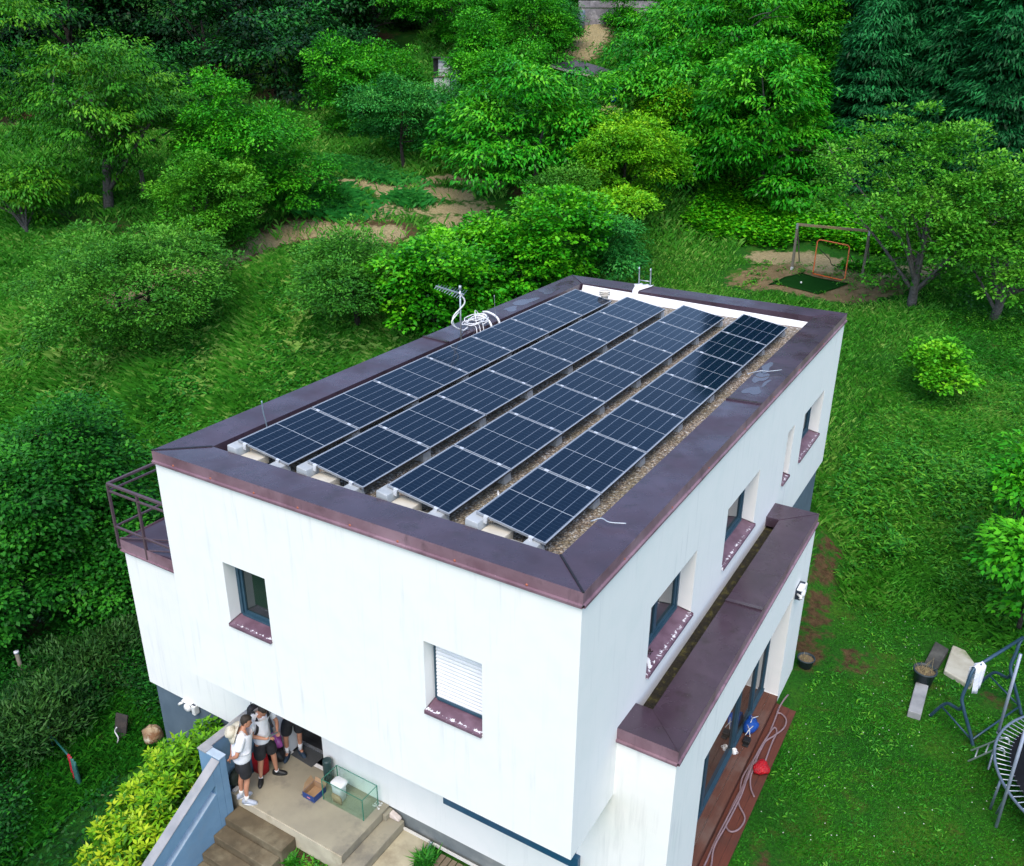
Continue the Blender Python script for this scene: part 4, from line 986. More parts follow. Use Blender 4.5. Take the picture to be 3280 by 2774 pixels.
def ringh(r,h,wv=0): return [c0+ax_*(h+wv*math.sin(2*t+.6))+u_*(r*math.cos(t))+v_*(r*1.08*math.sin(t)) for t in [2*math.pi*k/28 for k in range(28)]]
m=MB();m.loft([ringh(.11,.02),ringh(.109,.08),ringh(.10,.12),ringh(.07,.145),ringh(.01,.15)]);m.build('crown',HAT,ht)
m=MB();m.loft([ringh(.096,.022),ringh(.15,.012,.010),ringh(.20,.0,.03),ringh(.198,-.006,.03),ringh(.096,.014)],cap=False);m.build('brim',HAT,ht)
# man with the backpack looking at his phone
J2=dict(ankL=(.93,.88,-2.62),ankR=(.80,.58,-2.62),kneeL=(.95,.84,-2.20),kneeR=(.86,.58,-2.20),hipL=(.86,.80,-1.74),hipR=(.83,.62,-1.74),pel=(.83,.71,-1.70),
 chest=(.84,.72,-1.30),neck=(.88,.72,-1.08),head=(.97,.70,-.95),shoL=(.88,.91,-1.14),shoR=(.80,.52,-1.14),elbL=(1.00,.97,-1.40),elbR=(.90,.43,-1.42),wriL=(1.14,.84,-1.46),wriR=(1.10,.58,-1.50))
r2,j2,F2_=person('person','man in white polo shirt wearing a black backpack, head bent over a phone',J2,(.93,-.36,0),toes={'L':(.85,.45,0),'R':(.62,-.78,0)},hands={'L':(.7,-.6,.1),'R':(.75,.6,.2)},headtilt=(.0,0,-.75),sock=.03)
bp=empty('backpack',(.62,.80,-1.3),'black backpack with handle on the back of the man with the phone','backpack')
back=-F2_
cB=j2['chest']+back*.235+Vector((0,0,.03));side=Vector((0,0,1)).cross(F2_).normalized()
def bring(z,w,d,off=0): return [cB+side*(w*math.copysign(abs(math.cos(t))**.6,math.cos(t)))+back*(d*math.copysign(abs(math.sin(t))**.6,math.sin(t))+off)+Vector((0,0,z)) for t in [2*math.pi*k/20 for k in range(20)]]
NYL=plain('black_backpack_nylon',(.012,.012,.018),.6)
m=MB();m.loft([bring(-.24,.12,.06),bring(-.22,.15,.085),bring(0,.155,.10),bring(.16,.14,.085),bring(.22,.10,.05)]);m.build('pack',NYL,bp)
for s in (1,-1):
    p=[j2['chest']+side*s*.10+back*.16+Vector((0,0,.20)),j2['neck']+side*s*.115+Vector((0,0,.02)),j2['chest']+side*s*.125+F2_*.17+Vector((0,0,.06)),j2['chest']+side*s*.17+F2_*.15+Vector((0,0,-.12)),j2['chest']+side*s*.20+back*.02+Vector((0,0,-.2)),j2['chest']+side*s*.13+back*.18+Vector((0,0,-.22))]
    m=MB();q=bez(p,6);
    for i in range(len(q)-1): m.bar(q[i],q[i+1],.05,.014,up=F2_ if i>3 else (0,0,1))
    m.build('strap',NYL,bp)
m=MB();m.tube(bez([cB+side*.06+Vector((0,0,.2)),cB+side*.05+Vector((0,0,.30)),cB-side*.05+Vector((0,0,.30)),cB-side*.06+Vector((0,0,.2))],6),.010,6);m.build('handle',NYL,bp)
ph=MB();pc=(j2['wriL']+j2['wriR'])/2+Vector((.055,-.01,.035));hx=Vector((.25,.97,0)).normalized();hy=Vector((.88,-.23,.42)).normalized();hz=hx.cross(hy)
def pbox(m,a,b,c): 
    v=[pc+hx*x*a+hy*y*b+hz*z*c for z in (-1,1) for x,y in ((-1,-1),(1,-1),(1,1),(-1,1))];m.add(v,[(0,3,2,1),(4,5,6,7),(0,1,5,4),(1,2,6,5),(2,3,7,6),(3,0,4,7)])
pbox(ph,.085,.042,.005);o=ph.build('phone',plain('phone_grey',(.14,.18,.19),.15),None,bevel=.003);tag(o,'dark phone held in both hands by the man with the backpack','phone')
gl=MB();gc=j2['chest']+F2_*.165+Vector((0,0,.12))
for s in (1,-1): gl.tube([gc+side*s*.035+Vector((math.cos(t)*0,0,0))+side*.022*math.cos(t)+Vector((0,0,.018*math.sin(t))) for t in [k*.6 for k in range(11)]],.005,5)
gl.bar(gc-side*.015,gc+side*.015,.006);o=gl.build('sunglasses',plain('black_gloss',(.01,.01,.012),.2),None);tag(o,'dark sunglasses hooked on the polo shirt collar','sunglasses')
# man in the doorway (head hidden by the overhang)
J3=dict(ankL=(.93,1.55,-2.60),ankR=(.77,1.34,-2.60),kneeL=(.98,1.52,-2.18),kneeR=(.82,1.30,-2.18),hipL=(.98,1.56,-1.74),hipR=(.83,1.38,-1.74),pel=(.90,1.48,-1.70),
 chest=(.90,1.50,-1.30),neck=(.90,1.50,-1.08),head=(.93,1.48,-.93),shoL=(1.04,1.62,-1.15),shoR=(.78,1.34,-1.15),elbL=(1.15,1.60,-1.42),elbR=(.80,1.24,-1.42),wriL=(1.2,1.48,-1.55),wriR=(.95,1.18,-1.50))
person('person','man in the doorway in black shorts and dark blue shoes, head hidden by overhang',J3,(.75,-.66,0),shirt=plain('red_shirt',(.45,.01,.04),.8),shoes=SHN,toes={'L':(.93,-.35,0),'R':(.45,-.89,0)},hands={'L':(.5,-.8,.2),'R':(.8,.3,.2)},sock=.17)
# boulder, sticks
m=MB();rr=random.Random(9);rings=[]
for i in range(9):
    a_=math.pi*(i+.4)/9.4;rings.append([( -4.22+.27*math.sin(a_)*(1+.14*math.sin(3*t+i)+.06*math.sin(7*t+2*i))*math.cos(t),1.62+.24*math.sin(a_)*(1+.12*math.sin(2*t+i*.7))*math.sin(t),-4.72+.24*math.cos(a_)+.02*math.sin(5*t)) for t in [2*math.pi*k/18 for k in range(18)]])
m.loft(rings);o=m.build('boulder',M('tan_boulder',(.42,.33,.20),(.20,.10,.045),scale=4,rough=.85,c3=(.55,.50,.38),s3=5,bmp=.8,bdist=.03),None);tag(o,'rounded tan and rusty boulder at the foot of the slate plinth','boulder')
# ================================================================== GARDEN SIDE
dk=empty('wooden_deck',(8.8,5,-2.85),'narrow red brown wooden deck with a lower step beside the sliding doors','deck')
for i,x in enumerate((8.47,8.66)):
    w=.183 if i==0 else .175
    m=MB();m.box(x,-1.2,-2.69,x+w,8.36,-2.652);m.build('board',DECK,dk)
m=MB();m.box(8.46,-1.2,-3.0,8.83,8.35,-2.692);m.build('step_riser',DECK2,dk)
m=MB();m.box(8.6535,-1.2,-2.69,8.6595,8.35,-2.660);m.box(8.836,-1.2,-2.83,8.8415,8.30,-2.815);m.box(8.9845,-1.2,-2.83,8.9895,8.28,-2.812);m.box(9.1325,-1.2,-2.83,9.1375,8.26,-2.812);m.build('gap_shade_strip',DARKSEAM,dk)  # dark filler strips stand in for the shade in the board gaps
for i,x in enumerate((8.842,8.99,9.138)):
    m=MB();m.box(x,-1.2,-2.84,x+.142,8.30-.02*i,-2.805);m.build('board',DECK2,dk)
m=MB();m.box(8.85,-1.2,-3.05,9.26,8.27,-2.842);m.build('step_frame',DECK2,dk)
HOSE=plain('grey_pink_hose',(.24,.165,.18),.45)
zd=-2.787
def hose(pts,label,lift=.0):
    m=MB();m.tube(bez([(x,y,zd+z) for x,y,z in pts],8),.018,8);o=m.build('garden_hose',HOSE,None);tag(o,label,'hose','grey pink hoses on the deck')
hose([(8.98,8.75,-.04),(8.95,8.45,0),(8.93,8.0,0),(9.03,7.98,.01),(9.17,7.85,0),(9.19,7.55,0),(9.08,7.2,.02),(8.96,6.9,.0),(8.90,6.2,0),(8.87,5.7,0),(8.95,5.3,0),(9.02,5.0,.02),(9.22,4.75,0),(9.21,4.45,0),(9.10,4.28,.02),(8.97,4.40,0),(8.93,4.8,.01),(8.95,5.4,.03),(8.97,5.9,0),(8.96,6.5,.02),(8.97,7.3,0),(8.94,8.1,.03)],'grey pink garden hose with a big loop at the far end of the deck')
hose([(9.13,6.4,0),(9.10,7.0,0),(9.10,7.35,0),(9.02,7.45,.02),(8.97,7.1,.03),(8.93,6.5,.03),(8.93,5.8,.03),(8.97,5.3,.04),(8.94,4.6,.03),(8.92,3.9,0),(8.93,3.3,0),(8.90,2.4,0),(8.9,1.2,0)],'grey pink garden hose running straight down the deck toward the viewer')
hose([(9.22,5.35,0),(9.10,5.52,.01),(9.01,5.8,.03),(8.98,6.3,.04),(8.95,5.9,.05),(9.0,5.2,.05),(8.98,4.4,.03),(8.95,3.8,.02),(9.03,3.4,0),(9.13,2.8,0),(9.16,1.6,0)],'grey pink hose whose end sticks out over the lawn edge of the deck')
# blue bag with pale cords and black buckle end
bb=empty('blue_bag',(8.62,6.85,-2.65),'bright blue bag with pale cords and black straps lying on the deck','bag')
m=MB();R_=[]
for i in range(9):
    f=i/8;q=(math.sin(math.pi*(.10+.80*f)))**.5;R_.append([(8.63+.14*q*(1+.12*math.sin(3*t+2*f)+.07*math.sin(6*t))*math.cos(t)-.02*f,6.98+.27*q*(1+.12*math.sin(2*t+f*3)+.06*math.sin(7*t))*math.sin(t),-2.648+.24*f+.015*math.sin(6*t+f)) for t in [2*math.pi*k/20 for k in range(20)]])
m.loft(R_);m.build('body',M('blue_nylon',(.008,.085,.42),(.004,.05,.28),scale=12,rough=.45,bmp=.6,bdist=.02),bb)
m=MB()
for p in ([(8.55,7.15,-2.42),(8.62,7.05,-2.39),(8.70,7.2,-2.42)],[(8.62,7.05,-2.39),(8.63,6.9,-2.39)],[(8.57,6.85,-2.42),(8.66,6.72,-2.42),(8.72,6.60,-2.5)],[(8.70,6.86,-2.42),(8.66,6.72,-2.42),(8.62,6.60,-2.5)]): m.tube(p,.009,6)
m.build('cord',plain('pale_cord',(.6,.62,.62),.7),bb)
m=MB();m.box(8.60,6.50,-2.65,8.74,6.66,-2.56);m.box(8.62,6.42,-2.65,8.74,6.50,-2.62);m.build('strap_buckle',plain('black_strap',(.012,.012,.012),.5),bb,bevel=.012)
cu_=empty('white_cup',(8.55,6.13,-2.652),'white mug standing on the deck by the sliding door','mug')
m=MB();m.lathe((8.55,6.13,-2.652),[(0,0),(.042,.0),(.046,.01),(.048,.11),(.043,.11),(.041,.02),(0,.015)],20);m.build('body',plain('white_glaze',(.82,.82,.82),.2),cu_)
m=MB();m.tube(bez([(8.597,6.13,-2.56),(8.625,6.12,-2.575),(8.622,6.12,-2.61),(8.595,6.13,-2.625)],5),.006,6);m.build('handle',plain('white_glaze2',(.82,.82,.82),.2),cu_)
lump('red_bag',(9.13,6.12,-2.803),(.16,.20,.17),M('red_shiny_film',(.50,.004,.012),(.30,.002,.01),scale=9,rough=.3,bmp=1,bdist=.03),'crumpled bright red shiny bag lying on the lower deck boards','bag',21,tie=False)
# flower pots
def pot(c,r,h,label,plant):
    e=empty('flower_pot',c,label,'flower pot')
    m=MB();m.lathe(c,[(0,0),(r*.72,0),(r*.95,h*.9),(r*1.05,h*.92),(r*1.05,h),(r*.92,h),(r*.88,h*.82)],24);m.build('pot',plain('dark_pot',(.025,.04,.05),.5),e)
    m=MB();m.lathe(c,[(0,h*.84),(r*.9,h*.82)],20);m.build('soil',plain('dry_soil',(.16,.12,.07),.95),e)
    m=MB();rr=random.Random(len(label))
    for i in range(60):
        a_=rr.uniform(0,6.28);q=r*.75*rr.random();x,y=c[0]+q*math.cos(a_),c[1]+q*math.sin(a_);z=c[2]+h*.83;l=rr.uniform(.04,plant)
        d_=(rr.uniform(-.7,.7)*l,rr.uniform(-.7,.7)*l,l*rr.uniform(.2,1));m.add([(x-.006,y,z),(x+.006,y,z),(x+d_[0],y+d_[1],z+d_[2])],[(0,1,2)])
    tag(m.build('dry_stalks',plain('dry_straw',(.30,.24,.12),.9),e,fix=False),kind='stuff')
    return e
pot((9.04,10.02,tz(9.04,10.02)-.01),.20,.26,'dark flower pot with dry soil on the ground at the far corner of the extension',.16)
# concrete remnants on the lawn
def zc(x,y):return tz(x,y)
m=MB();m.box(11.40,9.46,-3.0,11.67,10.60,-2.70);bl1=m.build('concrete_beam',concrete('beam_concrete',(.34,.35,.36),(.20,.21,.22),(.06,.06,.055),s=2),None,bevel=.015);bl1.rotation_euler=(0,0,0);tag(bl1,'narrow grey concrete beam on the lawn carrying the dark flower pot','concrete beam')
pot((11.53,10.78,tz(11.5,10.8)),.25,.42,'larger dark blue flower pot with dry stalks standing at the end of the concrete beam',.45)
m=MB();m.prism([(11.44,11.25),(11.72,11.15),(11.90,12.35),(11.58,12.52)],'z',-2.95,-2.72);o=m.build('concrete_block',BLKCONC,None,bevel=.02);tag(o,'black stained concrete block lying behind the flower pot on the lawn','concrete block')
m=MB();m.prism([(11.90,11.45),(12.50,11.15),(12.62,11.9),(12.25,12.55),(11.96,12.62)],'z',-2.95,-2.74);o=m.build('concrete_slab',concrete('pale_mossy_slab',(.46,.45,.38),(.36,.34,.27),(.16,.20,.08),s=3),None,bevel=.03);tag(o,'pale mossy concrete slab set in the lawn right of the black block','concrete slab')
# swing stand
SW=M('blue_grey_tube',(.022,.06,.105),(.035,.08,.13),rough=.4,metal=.2)
sw=empty('swing_stand',(12.7,10.2,-2.85),'dark blue grey tubular swing stand with no seat on the lawn','swing frame')
off=Vector((.80,1.70,0))
for k in (0,1):
    o_=off*k;P=lambda x,y,z:Vector((x,y,z))+o_
    m=MB();m.tube(bez([P(12.77,9.11,-2.86),P(12.62,9.17,-2.5),P(12.40,9.22,-2.02),P(12.33,9.26,-1.8),P(12.36,9.33,-1.5),P(12.38,9.40,-1.25),P(12.42,9.48,-1.14)],6),.036,10);m.build('leg',SW,sw)
    m=MB();m.tube(bez([P(12.38,9.24,-1.98),P(12.33,9.32,-2.15),P(12.24,9.45,-2.22),P(12.10,9.60,-2.30),P(11.98,9.66,-2.50),P(11.83,9.72,-2.87)],6),.034,10);m.build('arm',SW,sw)
    m=MB();m.tube([P(12.02,9.63,-2.45),P(12.68,9.14,-2.66)],.020,8);m.build('brace',SW,sw)
m=MB();m.tube([Vector((12.42,9.48,-1.14)),Vector((12.42,9.48,-1.14))+off],.036,10);m.build('top_bar',SW,sw)
m=MB();m.tube([Vector((12.68,9.14,-2.68)),Vector((12.68,9.14,-2.68))+off],.022,8);m.build('low_bar',SW,sw)
# towel over the near end
m=MB();n=11;vs=[];path=[]
for i in range(15):
    f=i/14
    if f<.45: q=(-.07-.05*(.45-f),-1.12-.62*(.45-f)/.45)
    elif f>.55: q=(.07+.10*(f-.55),-1.12-.60*(f-.55)/.45)
    else: q=((f-.5)*1.3,-1.09)
    path.append(q)
dv=off.normalized();pv=Vector((dv.y,-dv.x,0))
for i,(u,z) in enumerate(path):
    for k in range(n):
        t=k/(n-1);w=.30;p=Vector((12.42,9.48,0))+dv*(-.02+w*t)+pv*(u+.025*math.sin(t*9+i*.3)*min(1,abs(u)*14))*-1;vs.append((p.x,p.y,z-.05*math.sin(t*3.1)*(abs(i-7)/7)))
m.add(vs,[(i*n+k,i*n+k+1,(i+1)*n+k+1,(i+1)*n+k) for i in range(14) for k in range(n-1)],0,True);o=m.build('towel',M('white_towel',(.78,.79,.84),(.68,.70,.78),scale=8,rough=.95,bmp=.6,bdist=.02),None,fix=False);o.modifiers.new('s','SOLIDIFY').thickness=.012
tag(o,'white towel hanging over the bar of the blue grey swing stand','towel')
# trampoline
tp=empty('trampoline',(15.24,8.25,-2.85),'large round black trampoline with grey steel ring and tall bare enclosure poles','trampoline')
TC=Vector((15.24,8.22,-1.98));RR=2.19;MR=1.93
STL=M('grey_blue_steel',(.20,.25,.32),(.14,.18,.24),rough=.35,metal=.4)
circ=lambda r,n,z=0:[(TC.x+r*math.cos(2*math.pi*k/n),TC.y+r*math.sin(2*math.pi*k/n),TC.z+z) for k in range(n)]
m=MB();m.tube(circ(RR,72),.028,8,closed=True);m.build('ring',STL,tp)
m=MB();m.add([TC]+circ(MR,72),[(0,k+1,(k+1)%72+1) for k in range(72)]);o=m.build('mat',M('black_mat',(.006,.007,.009),(.010,.011,.014),rough=.9,spec=.1),tp,fix=False);o.modifiers.new('s','SOLIDIFY').thickness=.012
SPR=plain('bright_spring',(.50,.53,.57),.3,.6)
s0=None
for k in range(96):
    t=2*math.pi*k/96
    d_=Vector((math.cos(t),math.sin(t),0));m=MB();m.tube([TC+d_*(MR-.03),TC+d_*(MR+.06),TC+d_*(MR+.08),TC+d_*(RR-.05),TC+d_*RR],[.006,.006,.011,.011,.006],6);m.build('spring',SPR,tp)
    
for k in range(4):
    t=math.pi*(.25+k*.5)+.9;pts=[]
    a_=[t-.28,t-.25,t+.25,t+.28]
    P_=[TC+Vector((RR*math.cos(a_[0]),RR*math.sin(a_[0]),-.03)),TC+Vector((RR*math.cos(a_[1]),RR*math.sin(a_[1]),-.84)),TC+Vector((RR*math.cos(a_[2]),RR*math.sin(a_[2]),-.84)),TC+Vector((RR*math.cos(a_[3]),RR*math.sin(a_[3]),-.03))]
    m=MB();m.tube(P_,.024,8);m.build('leg',STL,tp)
for (x,y,zb) in ((13.08,8.82,-2.05),(13.33,7.06,-2.86),(14.6,10.4,-2.8),(15.2,6.0,-2.8),(17.1,9.3,-2.8)):
    m=MB();m.tube([(x,y,zb),(x,y,-.1)],.030,10);m.tube([(x,y,zb-.0),(x,y,zb+.02)],.034,10);m.build('pole',M('pale_pole',(.36,.40,.50),(.30,.34,.44),rough=.4,metal=.3),tp)
m=MB();m.tube([(13.28,7.16,-2.62),(13.33,7.10,-2.2)],.020,8);m.build('pole_clip',STL,tp)
ld2=empty('small_ladder',(12.9,8.6,-2.85),'short pale metal ladder hooked on the trampoline ring','ladder')
for (a_,b_) in (((12.68,8.98,-2.86),(13.16,8.55,-1.93)),((12.66,8.62,-2.86),(13.10,8.18,-1.93))):
    A_,B_=Vector(a_),Vector(b_);m=MB();m.tube(bez([A_,A_.lerp(B_,.5),B_,B_+Vector((.10,.0,.02)),B_+Vector((.13,.0,-.10))],5),.017,8);m.build('rail',plain('pale_ladder_tube',(.50,.53,.56),.35,.5),ld2)
for f in (.3,.62):
    m=MB();m.tube([Vector((12.68,8.98,-2.86)).lerp(Vector((13.16,8.55,-1.93)),f),Vector((12.66,8.62,-2.86)).lerp(Vector((13.10,8.18,-1.93)),f)],.015,8);m.build('rung',plain('pale_rung',(.50,.53,.56),.35,.5),ld2)
m=MB();m.tube(bez([(13.75,8.35,-1.955),(13.85,8.0,-1.955),(13.62,7.75,-1.955)],6),.012,6);o=m.build('strap_end',plain('white_strap',(.6,.62,.65),.6),None);tag(o,'thin pale strap lying on the black trampoline mat','strap')
# ================================================================== PLAY CORNER
gf=empty('goal_frame',(3.15,35.7,.9),'weathered timber beam frame with metal corner brackets in the play corner','timber frame')
L0,L1=Vector((1.53,35.56,.90)),Vector((4.78,35.86,.80));hL=2.27;T0,T1=L0+Vector((0,0,hL)),L1+Vector((0,0,hL+.06))
for p,q in ((L0,T0),(L1,T1)):
    m=MB();m.bar(p,q-Vector((0,0,.1)),.115,.115,up=(0,1,0));m.build('post',TIMBER,gf,bevel=.01)
m=MB();m.bar(T0-Vector((.06,0,.055)),T1+Vector((.06,0,-.055)),.115,.115);m.build('crossbeam',wood('ochre_beam',(.20,.16,.10),(.26,.20,.12),(.42,.28,.09)),gf,bevel=.01)
m=MB()
for p in (T0,T1): m.bar(p-Vector((0,.062,.26)),p-Vector((0,.062,.0)),.10,.012,up=(0,1,0))
m.build('bracket',GAL,gf)
m=MB()
for p in (L0,L1): m.bar(p-Vector((0,0,.1)),p+Vector((0,0,.17)),.122,.122,up=(0,1,0))
m.build('post_shoe',plain('pale_post_shoe',(.62,.63,.66),.5,.2),gf)
for p,s in ((L0,1),(L1,-1)):
    m=MB();b_=Vector((p.x,p.y+1.35,tz(p.x,p.y+1.35)+.0));m.bar(b_,p+Vector((0,.06,2.05)),.05);m.build('rear_brace',TIMBER,gf)
og=empty('orange_goal',(3.4,35.3,.8),'small orange tubular goal standing inside the timber frame','goal')
ORG=M('orange_paint',(.85,.17,.03),(.70,.11,.025),scale=30,rough=.45)
O0,O1=Vector((2.57,35.50,.86)),Vector((4.12,35.22,.77));hh=1.66
def rc(a,b,c,r): 
    d1=(a-b).normalized();d2=(c-b).normalized();return [b+d1*r,b+d1*r*.3+d2*r*.3,b+d2*r]
TL,TR=O0+Vector((.0,0,hh)),O1+Vector((0,0,hh))
pts=[O0]+rc(O0,TL,TR,.14)+rc(TL,TR,O1,.14)+rc(TR,O1,O0,.14)+[O0+Vector((.02,0,.0))]
m=MB();m.tube(pts,.027,8);m.build('front_frame',ORG,og)
for a_,b_ in ((O0,TL),(TL,TR),(TR,O1)):
    m=MB()
    for i in range(60):
        f=i/59
        q=a_.lerp(b_,.06+.88*f);d_=(b_-a_).normalized();m.tube([q-d_*.006,q+d_*.006],.034,6)
    m.build('lacing',plain('lacing_cord',(.85,.26,.10),.8),og)
bkp=Vector((3.45,36.65,1.0))
m=MB();m.tube([O0.lerp(TL,.8),O0+Vector((.55,.75,.62)),bkp+Vector((-.3,0,.15))],.018,6);m.tube([O1.lerp(TR,.8),O1+Vector((.35,.7,.5)),O1+Vector((.4,1.1,.25))],.018,6);m.tube([O1+Vector((.4,1.1,.25)),bkp+Vector((-.3,0,.15))],.018,6);m.build('back_brace',plain('black_tube',(.015,.015,.015),.4),og)
m=MB()
gx0=[(1.05,33.32),(2.10,35.38),(4.42,35.02),(3.48,32.90)];n=10;vs=[]
for i in range(n):
    for k in range(n):
        u,v=i/(n-1),k/(n-1);x=(gx0[0][0]*(1-u)+gx0[1][0]*u)*(1-v)+(gx0[3][0]*(1-u)+gx0[2][0]*u)*v;y=(gx0[0][1]*(1-u)+gx0[1][1]*u)*(1-v)+(gx0[3][1]*(1-u)+gx0[2][1]*u)*v
        vs.append((x,y,tz(x,y)+.045+.01*math.sin(i*1.7+k)))
m.add(vs,[(i*n+k,i*n+k+1,(i+1)*n+k+1,(i+1)*n+k) for i in range(n-1) for k in range(n-1)],0,True);o=m.build('turf_mat',M('artificial_turf',(.006,.036,.006),(.009,.046,.009),scale=30,rough=1,bmp=.5,bdist=.01,spec=.0),None,fix=False);o.modifiers.new('s','SOLIDIFY').thickness=.02
tag(o,'dark green artificial turf mat lying in front of the orange goal','mat')
m=MB();rings=[[(2.45+.05*math.sin(math.pi*i/8)*math.cos(2*math.pi*k/14),33.8+.05*math.sin(math.pi*i/8)*math.sin(2*math.pi*k/14),tz(2.45,33.8)+.115-.05*math.cos(math.pi*i/8)) for k in range(14)] for i in range(1,8)];m.loft(rings);o=m.build('ball',plain('white_ball',(.8,.8,.78),.4),None);tag(o,'tiny white ball on the dark turf mat','ball')
# ================================================================== FAR THINGS
def post(x,y,h,r,label,mat=TIMBER,lean=(0,0)):
    z=tz(x,y);m=MB();m.tube([(x,y,z-.1),(x+lean[0],y+lean[1],z+h)],[r,r*.9],10);m.add([(x+lean[0],y+lean[1],z+h+.01)],[]) if False else None
    o=m.build('post',mat,None);tag(o,label,'post')
post(-8.58,1.10,1.15,.055,'grey timber post with pale top standing in the dark garden at the left edge',lean=(-.05,0))
m=MB();m.tube([(-8.63,1.10,tz(-8.58,1.1)+1.15),(-8.63,1.10,tz(-8.58,1.1)+1.20)],.062,10);o=m.build('post_cap',plain('pale_cap',(.6,.62,.66),.6),bpy.data.objects.get('post'))
post(-33.27,25.4,1.5,.13,'dark stump like post behind the big spreading tree on the left')
post(-38.69,22.45,.9,.09,'small pale post in the grass left of the big spreading tree trunk',plain('pale_post',(.35,.36,.36),.8))
post(-11.2,43.2,1.0,.05,'pale thin stake among the yellow green bushes up the slope',plain('pale_stake',(.6,.6,.6),.8))
# washing line with clothes
wl=empty('clothes_rack',(-5.2,0,-4.95),'green metal clothes rail in the dark garden at the lower left','clothes rail')
GRN=plain('green_tube',(.01,.09,.075),.5)
m=MB();m.tube([(-6.02,.17,-4.45),(-4.45,-.21,-4.22)],.022,8);m.build('rail',GRN,wl)
for x,y in ((-6.02,.17),(-4.45,-.21)):
    m=MB();m.tube([(x,y,-4.98),(x,y,-4.22)],.02,8);m.build('leg',GRN,wl)
def cloth(name,x0,y0,x1,y1,zt,h,mat,label,seed):
    m=MB();n=12;vs=[];rr=random.Random(seed)
    for i in range(10):
        for k in range(n):
            t=k/(n-1);f=i/9;w=.03+.03*f;vs.append((x0+(x1-x0)*t+w*math.sin(t*14+seed)*.5,y0+(y1-y0)*t+w*math.cos(t*14+seed)*.8,zt-h*f))
    m.add(vs,[(i*n+k,i*n+k+1,(i+1)*n+k+1,(i+1)*n+k) for i in range(9) for k in range(n-1)],0,True);o=m.build(name,mat,None,fix=False);o.modifiers.new('s','SOLIDIFY').thickness=.01;tag(o,label,'clothing')
cloth('red_cloth',-4.82,-.12,-4.62,-.17,-4.21,.68,plain('red_cloth',(.42,.01,.03),.85),'red cloth hanging on the green clothes rail',1)
cloth('teal_cloth',-4.60,-.18,-4.36,-.23,-4.19,.75,M('teal_stripe_cloth',(.015,.10,.09),(.03,.16,.15),scale=20,rough=.85),'dark teal cloth hanging beside the red one on the green rail',2)
m=MB();m.tube(bez([(-3.83,-.17,-4.80),(-3.6,-.20,-4.76),(-3.38,-.12,-4.70)],5),.018,6);o=m.build('pale_stick',plain('pale_stick',(.55,.45,.25),.8),None);tag(o,'pale curved stick on the dark ground beside the yellow shrub','stick')
m=MB();m.bar((-5.0,1.25,-4.9),(-5.05,1.45,-4.35),.34,.05);o=m.build('old_board',M('dark_board',(.05,.04,.035),(.02,.02,.02),rough=.8),None,bevel=.01);tag(o,'dark leaning board near the boulder in the undergrowth','board')
m=MB();m.tube(bez([(-4.82,1.12,-4.4),(-4.9,1.1,-4.55),(-4.78,1.08,-4.68),(-4.84,1.06,-4.85)],5),.018,6);o=m.build('white_strip',plain('white_strip',(.55,.56,.58),.6),None);tag(o,'thin white plastic strip hanging against the dark leaning board','plastic strip')
# block hut
hut=empty('block_hut',(-23.7,41.9,7.0),'small pale concrete block hut with dark flat roof up the slope','hut')
m,nt,p,N,L=newmat('pale_blockwork');v=tc(nt,'World',(1,1,1));bt=N.new('ShaderNodeTexBrick');bt.inputs['Scale'].default_value=1.0;bt.inputs['Brick Width'].default_value=.42;bt.inputs['Row Height'].default_value=.21;bt.inputs['Mortar Size'].default_value=.018
bt.inputs['Color1'].default_value=(.50,.51,.53,1);bt.inputs['Color2'].default_value=(.38,.39,.42,1);bt.inputs['Mortar'].default_value=(.22,.22,.23,1)
cx=N.new('ShaderNodeSeparateXYZ');cb_=N.new('ShaderNodeCombineXYZ');L.new(v,cx.inputs[0]);L.new(mth(nt,'ADD',cx.outputs[0],mth(nt,'MULTIPLY',cx.outputs[1],.5)),cb_.inputs[0]);L.new(cx.outputs[2],cb_.inputs[1]);L.new(cb_.outputs[0],bt.inputs['Vector']);L.new(bt.outputs[0],p.inputs['Base Color']);p.inputs['Roughness'].default_value=.9;BLK2=m
def rot(x,y,a,cx,cy): ca,sa=math.cos(a),math.sin(a);return (cx+(x-cx)*ca-(y-cy)*sa,cy+(x-cx)*sa+(y-cy)*ca)
HX,HY=-23.75,41.55
def hrot(pts): return [rot(HX+x*.93,HY+y*.93,.52,HX,HY) for x,y in pts]
m=MB();m.prism(hrot(((0,0),(.85,0),(.85,1.3),(0,1.3))),'z',6.4,10.33);m.build('wall',BLK2,hut)
m=MB();m.prism(hrot(((-.4,-.3),(.95,-.3),(.95,1.5),(-.4,1.5))),'z',10.335,10.42);m.build('roof',plain('dark_felt',(.03,.03,.035),.8),hut)
m=MB();m.prism(hrot(((-.38,.3),(-.002,.3),(-.002,1.3),(-.38,1.3))),'z',6.4,10.33);m.build('dark_side_wall',plain('dark_hut_side',(.02,.02,.02),.9),hut)  # side wall of the hut in one near-black colour
m=MB();m.prism(hrot(((-.3,-.3),(.8,-.3),(.8,-.05),(-.3,-.05))),'z',6.3,9.22);m.build('lean_to_wall',concrete('stained_white_wall',(.55,.55,.56),(.4,.4,.4),(.25,.2,.17)),hut)
m=MB();m.prism(hrot(((-.4,-.4),(.9,-.4),(.9,-.02),(-.4,-.02))),'z',9.225,9.27);m.build('lean_to_roof',plain('rusty_roof',(.14,.05,.03),.8),hut)
m=MB();m.prism(hrot(((.87,-.3),(1.5,-.3),(1.5,.6),(.87,.6))),'z',6.5,9.62);o=m.build('grey_container',plain('pale_blue_grey',(.30,.38,.44),.5),None,bevel=.03);tag(o,'pale blue grey tank beside the block hut','tank')
